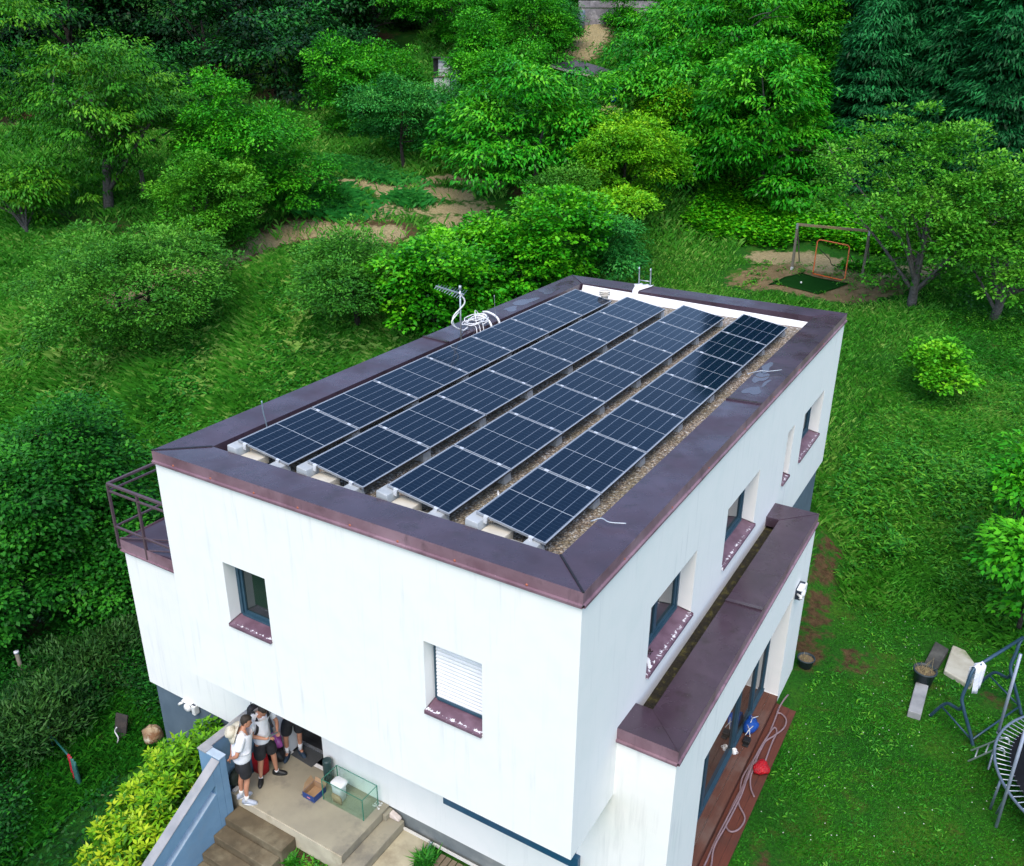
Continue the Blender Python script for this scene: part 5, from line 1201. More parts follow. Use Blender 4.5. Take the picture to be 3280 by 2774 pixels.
# shed with dark felt roof
sh=empty('garden_shed',(-18.6,50.6,8.6),'low timber shed with a wide dark felt roof among the trees','shed')
ra=[(-20.7,50.8,9.98),(-19.08,51.95,10.27),(-16.3,53.3,9.46),(-17.55,52.15,9.28),(-18.75,51.25,9.50)]
m=MB();top_=[Vector(p) for p in ra];lowp=[p-Vector((0,0,.07)) for p in top_];n=len(top_);m.add(top_+lowp,[tuple(range(n)),tuple(range(2*n-1,n-1,-1))]+[(i,(i+1)%n,n+(i+1)%n,n+i) for i in range(n)]);m.build('roof',M('dark_roof_felt',(.045,.047,.07),(.06,.06,.085),scale=2,rough=.55),sh)
m=MB()
for a_,b_ in ((ra[0],ra[4]),(ra[4],ra[3])): m.bar(Vector(a_)+Vector((.05,-.05,-.10)),Vector(b_)+Vector((.05,-.05,-.10)),.05,.14)
m.build('eave_board',plain('worn_white_board',(.45,.40,.36),.8),sh)
m=MB();m.prism([(-20.2,50.95),(-19.1,51.7),(-16.6,52.9),(-17.4,52.2),(-18.6,51.45)],'z',7.6,9.22);m.build('wall',M('brown_boards',(.16,.08,.04),(.07,.035,.02),scale=8,rough=.9),sh)
br=empty('blue_barrel',(-14.64,48.86,tz(-14.64,48.86)),'blue plastic barrel standing below the shed','barrel')
zb_=tz(-14.64,48.86);m=MB();m.lathe((-14.64,48.86,zb_),[(0,0),(.24,0),(.27,.06),(.28,.25),(.30,.28),(.28,.31),(.28,.52),(.30,.55),(.28,.58),(.25,.80),(.22,.83),(0,.83)],24);m.build('body',M('blue_barrel_plastic',(.005,.05,.36),(.008,.07,.42),rough=.4),br)
m=MB();m.lathe((-14.56,48.80,zb_+.83),[(0,.02),(.05,.02),(.05,0)],10);m.build('bung',plain('black_bung',(.02,.02,.02),.5),br)
wt=empty('stone_wall',(-21.8,62.0,12.5),'low grey retaining wall at the top of the brown slope','wall')
STN=concrete('grey_stone',(.22,.20,.22),(.12,.115,.12),(.34,.32,.33),s=3)
m=MB();m.bar((-24.4,61.6,13.35),(-19.0,64.6,13.35),.4,1.4);m.build('lower_wall',STN,wt);m=MB();m.bar((-24.4,62.2,14.4),(-18.6,65.4,14.4),.3,.5);m.build('upper_wall',STN,wt)
m=MB();m.lathe((-23.45,60.9,tz(-23.45,60.9)-.1),[(0,0),(.28,0),(.30,1.35),(.24,1.5),(0,1.5)],16);o=m.build('grey_barrel',plain('blue_grey_barrel',(.16,.21,.27),.5),None);tag(o,'pale blue grey barrel at the left end of the grey retaining wall','barrel')
# house glimpsed through the trees on the ridge
hs=empty('distant_house',(-4,118,15),'white house wall glimpsed through the treetops on the ridge','house')
m=MB();m.box(-17,112,15,-6,121,23.0);m.build('wall',plain('far_white',(.72,.74,.78),.8),hs)
m=MB();m.prism([(111.3,22.9),(121.7,22.9),(116.5,25.8)],'x',-17.6,-5.4);m.build('roof',plain('far_roof',(.16,.12,.12),.8),hs)
m=MB()
for x in (-15.5,-12,-8.6): m.box(x,111.93,18.5,x+1.2,111.99,20.2)
m.build('window',PANE,hs)
# ================================================================== VEGETATION
rng=np.random.default_rng(7)
PAL={
 'bright':((.006,.055,.003),(.024,.23,.006),(.10,.42,.010)),
 'cherry':((.010,.065,.006),(.028,.18,.007),(.12,.32,.012)),
 'apple':((.012,.080,.006),(.045,.24,.009),(.14,.40,.022)),
 'olive':((.012,.070,.010),(.036,.18,.012),(.11,.33,.028)),
 'teal':((.005,.055,.008),(.018,.18,.024),(.08,.34,.045)),
 'walnut':((.005,.050,.003),(.020,.24,.008),(.12,.43,.014)),
 'lime':((.03,.12,.004),(.085,.33,.006),(.25,.50,.008)),
 'round':((.008,.070,.004),(.026,.25,.006),(.14,.46,.010)),
 'conifer':((.002,.026,.006),(.006,.090,.022),(.022,.22,.05)),
 'sparse':((.012,.080,.006),(.040,.22,.010),(.15,.41,.030)),
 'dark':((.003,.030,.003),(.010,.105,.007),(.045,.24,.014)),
 'yew':((.004,.028,.004),(.014,.065,.010),(.04,.12,.018)),
 'forest':((.001,.008,.002),(.002,.028,.005),(.020,.17,.016)),  # wood's shade put into near-black leaves, lit clump tops into the light end
 'sprout':((.02,.12,.005),(.06,.32,.008),(.20,.52,.014)),
 'laurel':((.02,.11,.006),(.12,.34,.008),(.38,.55,.018)),
 'hogweed':((.006,.06,.006),(.02,.17,.012),(.07,.28,.02)),
}
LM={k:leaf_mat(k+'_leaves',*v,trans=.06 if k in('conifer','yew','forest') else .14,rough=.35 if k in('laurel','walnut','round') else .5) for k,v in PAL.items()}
BARK=M('grey_bark',(.060,.055,.050),(.13,.125,.12),scale=12,rough=.9,bmp=1,bdist=.03);BARKD=M('dark_bark',(.022,.018,.014),(.05,.042,.034),scale=12,rough=.9,bmp=1,bdist=.03)
def unit(v): return v/np.maximum(np.linalg.norm(v,axis=-1,keepdims=True),1e-9)
def leaves(P,D,Nn,Ln,Wd,bend=.12):
    """diamond leaves: base P, direction D, approx normal Nn"""
    S=unit(np.cross(D,Nn));N2=unit(np.cross(S,D));n=len(P)
    Ln=Ln[:,None];Wd=Wd[:,None]
    V_=np.empty((n,4,3));V_[:,0]=P;V_[:,1]=P+D*Ln*.45+S*Wd*.5+N2*Wd*.12;V_[:,2]=P+D*Ln-N2*Ln*bend;V_[:,3]=P+D*Ln*.45-S*Wd*.5+N2*Wd*.12
    return V_.reshape(-1,3),np.arange(n*4).reshape(n,4)
def sph(n,rg):
    v=rg.normal(size=(n,3));return unit(v)
SPEC={ # leaf length, width, droop, leaves per clump, clump radius, density factor
 'bright':(.20,.11,.35,80,.70,1.0),'cherry':(.25,.10,.85,78,.78,.66),'apple':(.16,.09,.15,76,.52,.95),'olive':(.15,.08,.1,78,.56,1.0),
 'teal':(.19,.08,.35,78,.60,.95),'walnut':(.32,.13,.6,74,.88,.95),'lime':(.19,.11,.25,76,.58,.95),'round':(.19,.16,.2,60,.56,1.1),
 'conifer':(.40,.10,.45,90,.80,1.5),'sparse':(.18,.105,.15,46,.50,.55),'dark':(.15,.10,.25,74,.50,1.05),'yew':(.16,.045,-.1,90,.42,1.1),
 'forest':(.34,.19,.55,80,1.2,.62),'sprout':(.15,.13,.1,30,.26,.55)}
def crown_mesh(kind,rx,rz,seed,low=0.0):
    rg=np.random.default_rng(seed);ll,lw,dr,lp,cr,df=SPEC[kind]
    sc=1.0
    area=4*math.pi*((rx*rx*2+rz*rx*2+rz*rz)/5)
    nc=int(area/(cr*cr)*1.3*df)+8
    nc=min(nc,1500)
    ph=rg.uniform(0,6.28,8)
    U=sph(nc,rg)
    if kind!='conifer':
        U[:,2]=np.where(U[:,2]<-.55,-U[:,2]*.6,U[:,2]);U=unit(U)
    az=np.arctan2(U[:,1],U[:,0])
    lob=.90+.20*np.sin(3*az+ph[0]+2*U[:,2])+.15*np.sin(5*az+ph[1]-3*U[:,2])+.13*np.sin(6*U[:,2]+ph[2]+2*az)+.08*np.sin(9*az+ph[3]+7*U[:,2])+.05*rg.normal(size=nc)
    rr_=lob*(.66+.34*rg.random(nc)**.5)
    rr_=np.where(rg.random(nc)<.10,rr_*rg.uniform(1.08,1.38,nc),rr_)
    if kind in('sparse','cherry'): rr_=lob*(.35+.65*rg.random(nc)**.6)
    if kind=='conifer':
        h=rg.random(nc)**1.15;ta=az;rad_=rx*(1.02-.85*h**1.5)*(.86+.14*np.sin(5*ta+ph[0]+h*9))*(.55+.45*rg.random(nc)**.4)
        nl_=max(8,int(rz*2.4));lay=np.round(h*nl_)/nl_+.012*rg.normal(size=nc)
        Cn=np.stack([rad_*np.cos(ta),rad_*np.sin(ta),-rz+2*rz*lay-.18*rad_],1)
    elif kind=='cherry':
        Cn=U*rr_[:,None]*np.array([rx,rx,rz]);lay=rg.integers(0,5,nc);Cn[:,2]=Cn[:,2]*.88+ (np.round(Cn[:,2]/(rz*.42))*rz*.42)*.12
    else: Cn=U*rr_[:,None]*np.array([rx,rx,rz])
    if kind!='conifer':
        # crown as several overlapping masses of different size
        nb=15 if rx>3.0 else (12 if rx>1.6 else 8);S3=np.array([rx,rx,rz])
        bu=sph(nb,rg);bu[:,2]=bu[:,2]*.95-.05;bd=rg.uniform(.40,.92,nb);bd[0]=.12
        bc=bu*bd[:,None];br=rg.uniform(.22,.46,nb);br[0]=.58
        wts=br**2/np.sum(br**2);J=rg.choice(nb,nc*2,p=wts);u2=sph(nc*2,rg);u2[:,2]=np.where(u2[:,2]<-.45,-u2[:,2]*.7,u2[:,2]);u2=unit(u2)
        rq=br[J]*(.78+.36*rg.random(nc*2))*np.where(rg.random(nc*2)<.12,1.35,1.)
        if kind in('sparse','cherry'): rq=br[J]*(.55+.6*rg.random(nc*2))
        C2=bc[J]+u2*rq[:,None];ins=np.zeros(nc*2,bool)
        for b_ in range(nb): ins|=(np.linalg.norm(C2-bc[b_],axis=1)<br[b_]*(.72 if kind not in('sparse','cherry') else .45))&(J!=b_)
        C2=C2[~ins][:nc];u2=u2[~ins][:nc];nc=len(C2);Cn=C2*S3*1.12
        out=unit(u2*np.array([1,1,.7])+.5*C2)
    else: out=unit(Cn*np.array([1,1,.6])/np.array([rx,rx,rz]))
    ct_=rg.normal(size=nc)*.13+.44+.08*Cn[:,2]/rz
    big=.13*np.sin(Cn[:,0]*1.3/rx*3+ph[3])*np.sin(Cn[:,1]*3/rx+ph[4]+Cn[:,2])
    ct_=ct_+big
    k=rg.poisson(lp,nc)+3;I=np.repeat(np.arange(nc),k);n=len(I)
    crs=cr*(.65+.7*rg.random(nc))
    gu=sph(n,rg);gu[:,2]=np.where(gu[:,2]<-.25,-gu[:,2],gu[:,2]);gu=gu+out[I]*.35
    G_=gu*(.55+.5*rg.random((n,1))**.6)*np.array([.95,.95,.55])*crs[I][:,None]
    P=Cn[I]+G_
    D=unit(out[I]*.35+unit(G_*np.array([1,1,.5]))*.9+rg.normal(size=(n,3))*.38+np.array([0,0,-dr]))
    if kind=='conifer': D=unit(out[I]*np.array([1,1,.1])+rg.normal(size=(n,3))*.38+np.array([0,0,-dr]))
    if kind=='yew': D=unit(out[I]*.6+rg.normal(size=(n,3))*.5+np.array([0,0,.55]))
    N_=unit(np.array([0,0,1.1])+out[I]*.3+unit(G_)*.5+rg.normal(size=(n,3))*.35)
    L_=ll*(.65+.6*rg.random(n));W_=lw*(.7+.5*rg.random(n))
    Vv,Ff=leaves(P,D,N_,L_,W_)
    tint=np.clip(ct_[I]+rg.normal(size=n)*.11+.28*(np.clip(G_[:,2]/crs[I],-.4,.6)),0,1)  # leaves lighten toward clump tops: young growth, and painted top light in the forest
    return Vv,Ff,np.repeat(tint,1),Cn
def tree(kind,x,y,gz,cz,rx,rz,label,cat='tree',group=None,seed=1,mesh=None):
    nm={'conifer':'conifer','yew':'yew_shrub','forest':'forest_tree','cherry':'cherry_tree','walnut':'walnut_tree','apple':'orchard_tree','sparse':'apple_tree'}.get(kind,'shrub' if cat=='shrub' else 'tree')
    root=empty(nm,(x,y,gz),label,cat,group)
    rg=random.Random(seed*7+3)
    if mesh is None: Vv,Ff,t,Cn=crown_mesh(kind,rx,rz,seed)
    else: Vv,Ff,t,Cn=mesh
    # keep leaves above the ground
    zoff=cz-gz
    Vw=Vv+np.array([0,0,zoff])
    gl=tzv(Vw[:,0]+x,Vw[:,1]+y)-gz
    below=(Vw[:,2]<gl+.03).reshape(-1,4).any(1)
    # and out of the house
    X_,Y_,Z_=Vw[:,0]+x,Vw[:,1]+y,Vw[:,2]+gz
    inh=((X_>-3.85)&(X_<9.0)&(Y_>.9)&(Y_<15.1)).reshape(-1,4).any(1)
    if kind=='sparse': inh|=((X_<5.3)&(Y_<38)&(Z_<4.2)).reshape(-1,4).any(1)
    keep=~(below|inh)
    Ff=Ff[keep];t=t[keep]
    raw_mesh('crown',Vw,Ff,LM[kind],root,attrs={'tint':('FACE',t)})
    # trunk and limbs
    th=.5 if kind in('bright','walnut','forest','cherry','conifer') else .42
    R0=max(.05,.045*rx if kind not in('conifer',) else .07*rx)
    if kind=='sparse':R0=.17
    m=MB();top_=zoff+rz*(.75 if kind=='conifer' else .25)
    lean=(rg.uniform(-.25,.25)*rx*.4,rg.uniform(-.25,.25)*rx*.4)
    base=Vector((x,y,gz-.15));tp=Vector((x+lean[0],y+lean[1],gz+top_))
    mid=base.lerp(tp,.5)+Vector((rg.uniform(-.15,.15)*rx*.4,rg.uniform(-.15,.15)*rx*.4,0))
    tr_=bez([base,mid,tp],6);n=len(tr_)
    m.tube(tr_,[R0*(1.25-.95*i/(n-1)) for i in range(n)],9)
    if kind not in('conifer','yew'):
        nl=9 if kind in('cherry','sparse') else 5
        sel=[Vector((x,y,gz+zoff))+Vector(Cn[rg.randrange(len(Cn))]) for _ in range(nl)]
        for q in sel:
            f=rg.uniform(.18,.6) if kind in('cherry','sparse') else rg.uniform(.30,.75);a_=tr_[int(f*(n-1))];r0=R0*(.62-.3*f)
            mm=a_.lerp(q,.5)+Vector((rg.uniform(-.2,.2),rg.uniform(-.2,.2),rg.uniform(-.1,.35)))*rx*.18
            pts=bez([a_,mm,q],5);k=len(pts);m.tube(pts,[r0*(1-.8*i/(k-1)) for i in range(k)],6)
            for _ in range(5 if kind in('cherry','sparse') else 3):
                s_=pts[rg.randrange(k//3,k)];d_=Vector((rg.uniform(-1,1),rg.uniform(-1,1),rg.uniform(-.4,.8)))*rx*.28
                pp=bez([s_,s_+d_*.5+Vector((0,0,.08)),s_+d_],3);m.tube(pp,[r0*.32*(1-.75*i/(len(pp)-1)) for i in range(len(pp))],5)
    m.build('trunk',BARK if kind in('cherry','sparse','walnut') else BARKD,root,fix=False)
    return root
LAB={0:'big spreading cherry tree with grey forked trunk at the left',1:'low drooping cherry branches at the left edge below the big spreading tree',
2:'bright green leafy tree between the spreading cherry and the mown meadow',3:'small light green orchard tree with bent dark trunk right of the cherry trunk',
4:'wide olive green shrub in the meadow at the left, above the railing',5:'blue green tree with thin trunk in the middle of the mown meadow',6:'darker blue green tree with curved trunk beside the thin trunked one',
7:'light green drooping tree left of the blue green pair',8:'light green tree crown just left of the block hut',9:'big broad leaved tree in the middle, behind the yellow bushes',
10:'green tree crown left of the dark felt roof',11:'upright green tree just right of the block hut',12:'tall bright green tree at the top edge above the block hut',
13:'green tree left of the brown slope',14:'small teal bush in front of the dark felt roof',15:'large walnut tree sweeping down to the lawn left of the conifers',
16:'walnut crown left of the largest walnut, behind the yellow green bush',17:'wide walnut crown at the upper right of the shed',18:'walnut crown near the conifers at the top right',
19:'yellow green bush in front of the walnut on the left side',20:'yellow green bush just right of the blue barrel',21:'flat topped golden yellow bush behind the round leaved shrub',
22:'blue green small tree at the right end of the big shrubs behind the roof',23:'big round leaved shrub right behind the roof antenna corner',24:'smaller round leaved shrub nearest the left roof edge',
25:'olive green bush left of the round leaved shrubs behind the roof',26:'tall dark conifer left of the tallest one at the upper right',27:'tallest dark conifer at the upper right',28:'shorter drooping conifer beside the walnut',29:'dark conifer at the right edge of the photo',
30:'old sparse apple tree with dark twisted limbs beside the timber frame',31:'low leafy bush at the right edge under the apple tree',32:'small bright round leaved bush alone on the right lawn',
33:'leafy branch end at the right edge above the lower lawn',34:'small bush at the right edge beside the trampoline lawn',35:'dark green bushy tree left of the balcony',36:'dark green shrub at the left edge below the balcony level',37:'dark green shrub directly under the balcony',
38:'dark yew like shrub left of the plinth',39:'lowest dark yew like shrub at the left edge'}
for i,T_ in enumerate(TREES):
    k,x,y,gz,cz,rx,rz=T_
    if i in LAB: lab=LAB[i];grp=None
    else:
        lab=None
    if lab is None: continue
    cat='shrub' if i in(4,14,19,20,21,23,24,25,31,32,34,36,37,38,39) else ('branch' if i==1 else 'tree')
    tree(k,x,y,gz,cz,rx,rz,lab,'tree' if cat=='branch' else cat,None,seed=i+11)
# background trees: a few crown meshes reused
FOREST_LAB={40:'dark forest tree above the bright leafy tree',41:'dark forest tree behind the right half of the spreading cherry',42:'dark forest tree left of the light green meadow trees',43:'dark forest tree at the top edge left of the tall bright tree',44:'dark forest tree at the top edge above the cherry crown',45:'dark forest tree at the top left corner behind the cherry',46:'dark forest tree at the top edge, second from the left of the darkest gap',47:'farthest dark forest tree at the top edge',48:'low dark forest tree in the shade right of the cherry crown',49:'narrow dark tree left of the light green drooping tree',50:'dark tree at the left edge behind the cherry',51:'dark tree at the top edge behind the tall bright tree',
52:'bright green tree at the top edge left of the brown slope',53:'bright green tree at the top edge behind the brown slope, left one',54:'bright green tree at the top edge right of the retaining wall',55:'walnut crown at the top edge right of centre',56:'green tree on the ridge in front of the distant white house',57:'narrow conifer standing behind the shorter drooping conifer',58:'green tree at the top edge directly above the pale barrel',59:'small bush growing on the grey retaining wall',60:'teal tree left of the brown slope with white flowers below',61:'small bush at the left corner of the dark felt roof',62:'low olive bush between the meadow and the round leaved shrub'}
protos={}
for i in range(40,len(TREES)):
    k,x,y,gz,cz,rx,rz=TREES[i]
    if k in('forest','bright','walnut','conifer') and rx>2.3:
        key=(k,i%2)
        if key not in protos:
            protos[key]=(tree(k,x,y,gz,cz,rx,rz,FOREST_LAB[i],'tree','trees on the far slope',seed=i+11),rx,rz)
        else:
            src,r0,z0=protos[key];o=src.copy();link(o);o.location=(x,y,gz);o.rotation_euler=(0,0,i*1.7);s=rx/r0;o.scale=(s,s,s*1.05);o['label']=FOREST_LAB[i]
            for c_ in kids(src): cc=c_.copy();link(cc);cc.parent=o
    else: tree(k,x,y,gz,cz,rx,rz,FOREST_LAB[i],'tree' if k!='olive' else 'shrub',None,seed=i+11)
# extra forest rows behind, so the hill reads as wood
rr=random.Random(44);FX=[]
for row,(dist,n_) in enumerate(((88,11),(102,12))):
    for i in range(n_):
        a_=rad(128-i*(92/n_)+rr.uniform(-2,2));x=11.75+dist*math.cos(a_)*1.0;y=-8.2+dist*math.sin(a_)
        if -26<x<-18 and y<72: continue
        FX.append((x,y))
for i,(x,y) in enumerate(FX):
    key=('forest',0) if x<-30 else (('bright',0) if i%3 else ('walnut',1))
    if key not in protos: key=list(protos)[0]
    src,r0,z0=protos[key];o=src.copy();link(o);o.location=(x,y,tz(x,y)-.6);o.rotation_euler=(0,0,i*2.1);s=(5.4+rr.uniform(-.8,.9))/r0;o.scale=(s,s,s*.95)
    o['label']='far wooded ridge tree forming the back row of the hillside wood';o['group']='back row of ridge trees'
    for c_ in kids(src): cc=c_.copy();link(cc);cc.parent=o
# laurel hedge by the entrance wall: big glossy pointed leaves in rosettes
def laurel():
    rg=np.random.default_rng(5);B=[(-.95,1.0,-3.35,.85,.75),(-.75,.25,-3.3,.85,.8),(-1.55,.35,-3.65,.75,.8),(-.55,-.55,-3.45,.80,.8),(-1.35,-.5,-3.75,.75,.8),(-.40,-1.35,-3.75,.75,.8),(-1.15,-1.4,-3.95,.7,.8),(-.30,-2.1,-4.1,.75,.8),(-1.0,-2.2,-4.3,.7,.7),(-.15,-2.9,-4.5,.7,.7)]
    C_=[]
    for b_ in B:
        u=sph(62,rg);u[:,2]=np.abs(u[:,2])*1.0-.15;u=unit(u);C_.append(np.array(b_[:3])+u*np.array([b_[3],b_[3],b_[4]])*(.80+.25*rg.random((62,1))))
    C_=np.concatenate(C_);C_=C_[(C_[:,0]<.10)&(C_[:,1]<1.38)];nc=len(C_)
    nl=13;I=np.repeat(np.arange(nc),nl);n=len(I);a_=np.tile(np.arange(nl)*2.4,nc)+rg.uniform(0,6,nc)[I];up_=np.tile(np.linspace(.9,-.15,nl),nc)
    D=unit(np.stack([np.cos(a_)*(1.1-up_*.5),np.sin(a_)*(1.1-up_*.5),up_*.9],1)+rg.normal(size=(n,3))*.12)
    P=C_[I]+D*.02+np.array([0,0,.06])*up_[:,None]
    Vv,Ff=leaves(P,D,unit(np.array([0,0,1.])+rg.normal(size=(n,3))*.15-D*.2),(.13+.05*rg.random(n)),(.055+.015*rg.random(n)),.22)
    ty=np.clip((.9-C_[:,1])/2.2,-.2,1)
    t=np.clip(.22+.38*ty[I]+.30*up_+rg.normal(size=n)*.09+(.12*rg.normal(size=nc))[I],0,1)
    # inner filling
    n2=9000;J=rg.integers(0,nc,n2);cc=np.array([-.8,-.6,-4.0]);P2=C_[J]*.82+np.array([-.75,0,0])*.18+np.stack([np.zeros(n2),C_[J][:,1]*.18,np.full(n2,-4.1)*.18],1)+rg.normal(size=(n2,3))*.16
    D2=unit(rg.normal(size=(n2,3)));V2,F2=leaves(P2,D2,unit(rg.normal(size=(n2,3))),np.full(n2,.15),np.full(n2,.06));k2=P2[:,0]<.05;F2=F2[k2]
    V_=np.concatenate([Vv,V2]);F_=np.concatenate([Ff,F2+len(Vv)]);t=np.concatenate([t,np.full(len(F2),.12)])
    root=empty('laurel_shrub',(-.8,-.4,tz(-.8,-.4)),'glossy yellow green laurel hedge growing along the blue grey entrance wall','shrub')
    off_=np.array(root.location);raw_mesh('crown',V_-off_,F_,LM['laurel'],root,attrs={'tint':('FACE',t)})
    m=MB();rr=random.Random(3)
    for q in range(16):
        c=C_[rr.randrange(nc)];m.tube(bez([(c[0]*.7-.3,c[1]*.9,tz(float(c[0]),float(c[1]))-.1),(c[0]*.9-.1,c[1],c[2]-.5),tuple(c)],4),.014,5)
    m.build('stem',BARKD,root,fix=False)
laurel()
# ------------------------------------------------------------------ ground cover (stuff)
def blades(name,pts,h,w,lean,tint,mat,seed,label=None,curve=.35):
    rg=np.random.default_rng(seed);n=len(pts);z=tzv(pts[:,0],pts[:,1])
    P=np.stack([pts[:,0],pts[:,1],z-.01],1);a_=rg.uniform(0,6.28,n);D=unit(np.stack([np.cos(a_)*lean,np.sin(a_)*lean,np.ones(n)],1));S=np.stack([-np.sin(a_+rg.normal(size=n)*.8),np.cos(a_+rg.normal(size=n)*.8),np.zeros(n)],1)
    h=h[:,None];w=w[:,None];Hd=np.stack([np.cos(a_),np.sin(a_),np.zeros(n)],1)
    V_=np.empty((n,4,3));V_[:,0]=P-S*w*.5;V_[:,1]=P+S*w*.5;V_[:,2]=P+D*h*.62+S*w*.42;V_[:,3]=P+D*h*.9+Hd*h*curve-np.array([0,0,1])*h*curve*.3
    o=raw_mesh(name,V_.reshape(-1,3),np.arange(n*4).reshape(n,4),mat,attrs={'tint':('FACE',np.clip(tint,0,1))});tag(o,kind='stuff')
    if label:o['label']=label
    return o
GRM=leaf_mat('lawn_grass',(.006,.060,.003),(.018,.170,.005),(.085,.30,.009),trans=.2,rough=.6,spec=.2)
MEM=leaf_mat('meadow_grass',(.008,.080,.006),(.050,.250,.014),(.28,.44,.09),trans=.25,rough=.6,spec=.25)
WEED=leaf_mat('lawn_weeds',(.010,.09,.006),(.032,.22,.012),(.14,.38,.02),trans=.25,rough=.5,spec=.3)
def excl(p,lawn=True):
    x,y=p[:,0],p[:,1]
    k=~((x>-3.7)&(x<9.28)&(y>-1.3)&(y<9.8))&~((x>-3.6)&(x<7.95)&(y>-1)&(y<14.95))
    k&=~((x>9.2)&(x<9.3)&(y<8.4))
    k&=~((x>.1)&(x<8.0)&(y<1.5))
    sa_,sw_,so2=masks(x,y);q=np.maximum(sa_,np.maximum(sw_*.95,so2*.9))
    k&=rng.random(len(x))>np.clip((q-.22)*4.0,0,.985)
    k&=~((x>11.38)&(x<11.7)&(y>9.4)&(y<10.6))&~(np.hypot(x-11.53,y-10.78)<.26)&~((x>11.4)&(x<11.9)&(y>11.1)&(y<12.5))&~((x>11.95)&(x<12.55)&(y>11.3)&(y<12.5))
    k&=~((x>1.2)&(x<4.4)&(y>33.0)&(y<35.3)&(np.abs((x-2.76)/1.7)+np.abs((y-34.1)/1.3)<1))
    return p[k]
def field(x0,x1,y0,y1,n): return np.stack([rng.uniform(x0,x1,n),rng.uniform(y0,y1,n)],1)
def nz(x,y,s,ph=0):
    return .5*np.sin(x*s+ph+1.7*np.sin(y*s*.6+ph))*np.sin(y*s*1.1+ph*2+1.3*np.sin(x*s*.7))+.3*np.sin(x*s*2.7+y*s*1.9+ph)+.2*np.sin(y*s*3.9-x*s*2.3)
# lawn beside the deck
p=excl(np.concatenate([field(9.2,15.8,-1.5,16,150000),field(8.0,19,14,37,60000)]));n=len(p)
tt=.46+.26*nz(p[:,0],p[:,1],.8,1)+rng.normal(size=n)*.10
hh_=(.028+.035*rng.random(n))*(1+.7*np.clip(nz(p[:,0],p[:,1],.8,3),0,1))*np.where(p[:,1]>14,2.2,1)*np.where(p[:,1]>24,1.3,1)
blades('lawn_grass',p,hh_,.010+.008*rng.random(n)+.010*(p[:,1]>14),.8,tt,GRM,1)
# broad leaved weeds in the lawn
def weeds(name,centres,r,k,ll,lw,seed,mat=WEED,t0=.5,hz=.02):
    rg=np.random.default_rng(seed);n=len(centres);I=np.repeat(np.arange(n),k);m_=len(I);a_=rg.uniform(0,6.28,m_)
    c=centres[I]+rg.normal(size=(m_,2))*r;z=tzv(c[:,0],c[:,1])+hz*rg.random(m_)
    D=unit(np.stack([np.cos(a_),np.sin(a_),rg.uniform(.05,.8,m_)],1));P=np.stack([c[:,0],c[:,1],z],1)
    V_,F_=leaves(P,D,unit(np.array([0,0,1.])+rg.normal(size=(m_,3))*.3),ll*(.6+.8*rg.random(m_)),lw*(.6+.8*rg.random(m_)),.25)
    o=raw_mesh(name,V_,F_,mat,attrs={'tint':('FACE',np.clip(t0+rg.normal(size=m_)*.16+(.12*rg.normal(size=n))[I],0,1))});tag(o,kind='stuff')
c=excl(field(9.3,15.5,0,16,5200));w_=nz(c[:,0],c[:,1],.9,5);c=c[(w_>-.05)|(rng.random(len(c))<.25)];c=c[rng.random(len(c))<np.clip(.07+(c[:,1]-7)*.07,.06,.6)]
weeds('lawn_weeds',c,.07,8,.10,.032,2)
c=excl(field(8.0,17,13.5,34,3000));c=c[nz(c[:,0],c[:,1],.7,9)>-.1];weeds('tall_weeds',c,.14,16,.15,.035,3,hz=.4,t0=.52)
p=excl(field(7.9,18,13.2,26,70000));n=len(p);blades('bank_grass',p,(.14+.22*rng.random(n))*(1+.5*nz(p[:,0],p[:,1],.8,4)),.012+.008*rng.random(n),.5,.48+.2*nz(p[:,0],p[:,1],.5,7)+.12*rng.normal(size=n),MEM,61,curve=.3)
c=excl(field(8.0,16,15.0,19.5,900));c=c[nz(c[:,0],c[:,1],.9,2)>-.05];weeds('rough_weeds',c,.16,16,.20,.05,31,hz=.7,t0=.55)
# white clover heads
c=excl(field(9.4,15,1,14,170));o=MB()
for x,y in c:
    z=tz(x,y)+.05;o.add([(x-.012,y,z),(x,y-.012,z+.01),(x+.012,y,z),(x,y+.012,z+.012)],[(0,1,2,3)])
tag(o.build('clover_flowers',plain('clover_white',(.6,.62,.58),.8),None,fix=False),kind='stuff')
# meadow on the left
def mead(x0,x1,y0,y1,n,seed,hs=1,ws=1,name='meadow_grass',mt_=None):
    mt_=mt_ or MEM
    n=int(n*1.5)
    p=excl(field(x0,x1,y0,y1,n));q=nz(p[:,0],p[:,1],.55,2);n=len(p)
    hh=(.34+.40*rng.random(n))*(1+.45*q)*hs;tt=.45+.20*nz(p[:,0],p[:,1],.35,6)+rng.normal(size=n)*.10+np.where(rng.random(n)<.10,.30,0)
    blades(name,p,hh,(.011+.009*rng.random(n))*ws,.42,tt,mt_,seed,curve=.28)
mead(-46,-24,4,20,50000,17,.9,1.8);mead(-78,-42,12,44,36000,18,1.0,2.6);mead(-28,-13,-6,9,34000,20,.9,1.1);mead(17,27,12,46,26000,62,.5,1.6,'side_grass');mead(-14,-3.5,7,15,26000,11);mead(-14,-3.5,-5,7,36000,19,.42,.7,'shaded_grass',LM['dark']);mead(-26,-8,8,30,90000,12,1,1.35);mead(-42,-14,18,48,60000,13,.8,1.9);mead(-12,9,16,37,60000,14,.45,1.5,'back_lawn_grass');mead(-34,-2,36,64,36000,15,.8,2.2,'slope_grass')  # shaded_grass: shade of the left garden painted in through its dark leaf colour
c=excl(field(-22,-4,3,26,3600));c=c[nz(c[:,0],c[:,1],.6,8)>.0];weeds('meadow_herbs',c,.28,26,.20,.08,21,LM['hogweed'],.5,.55)
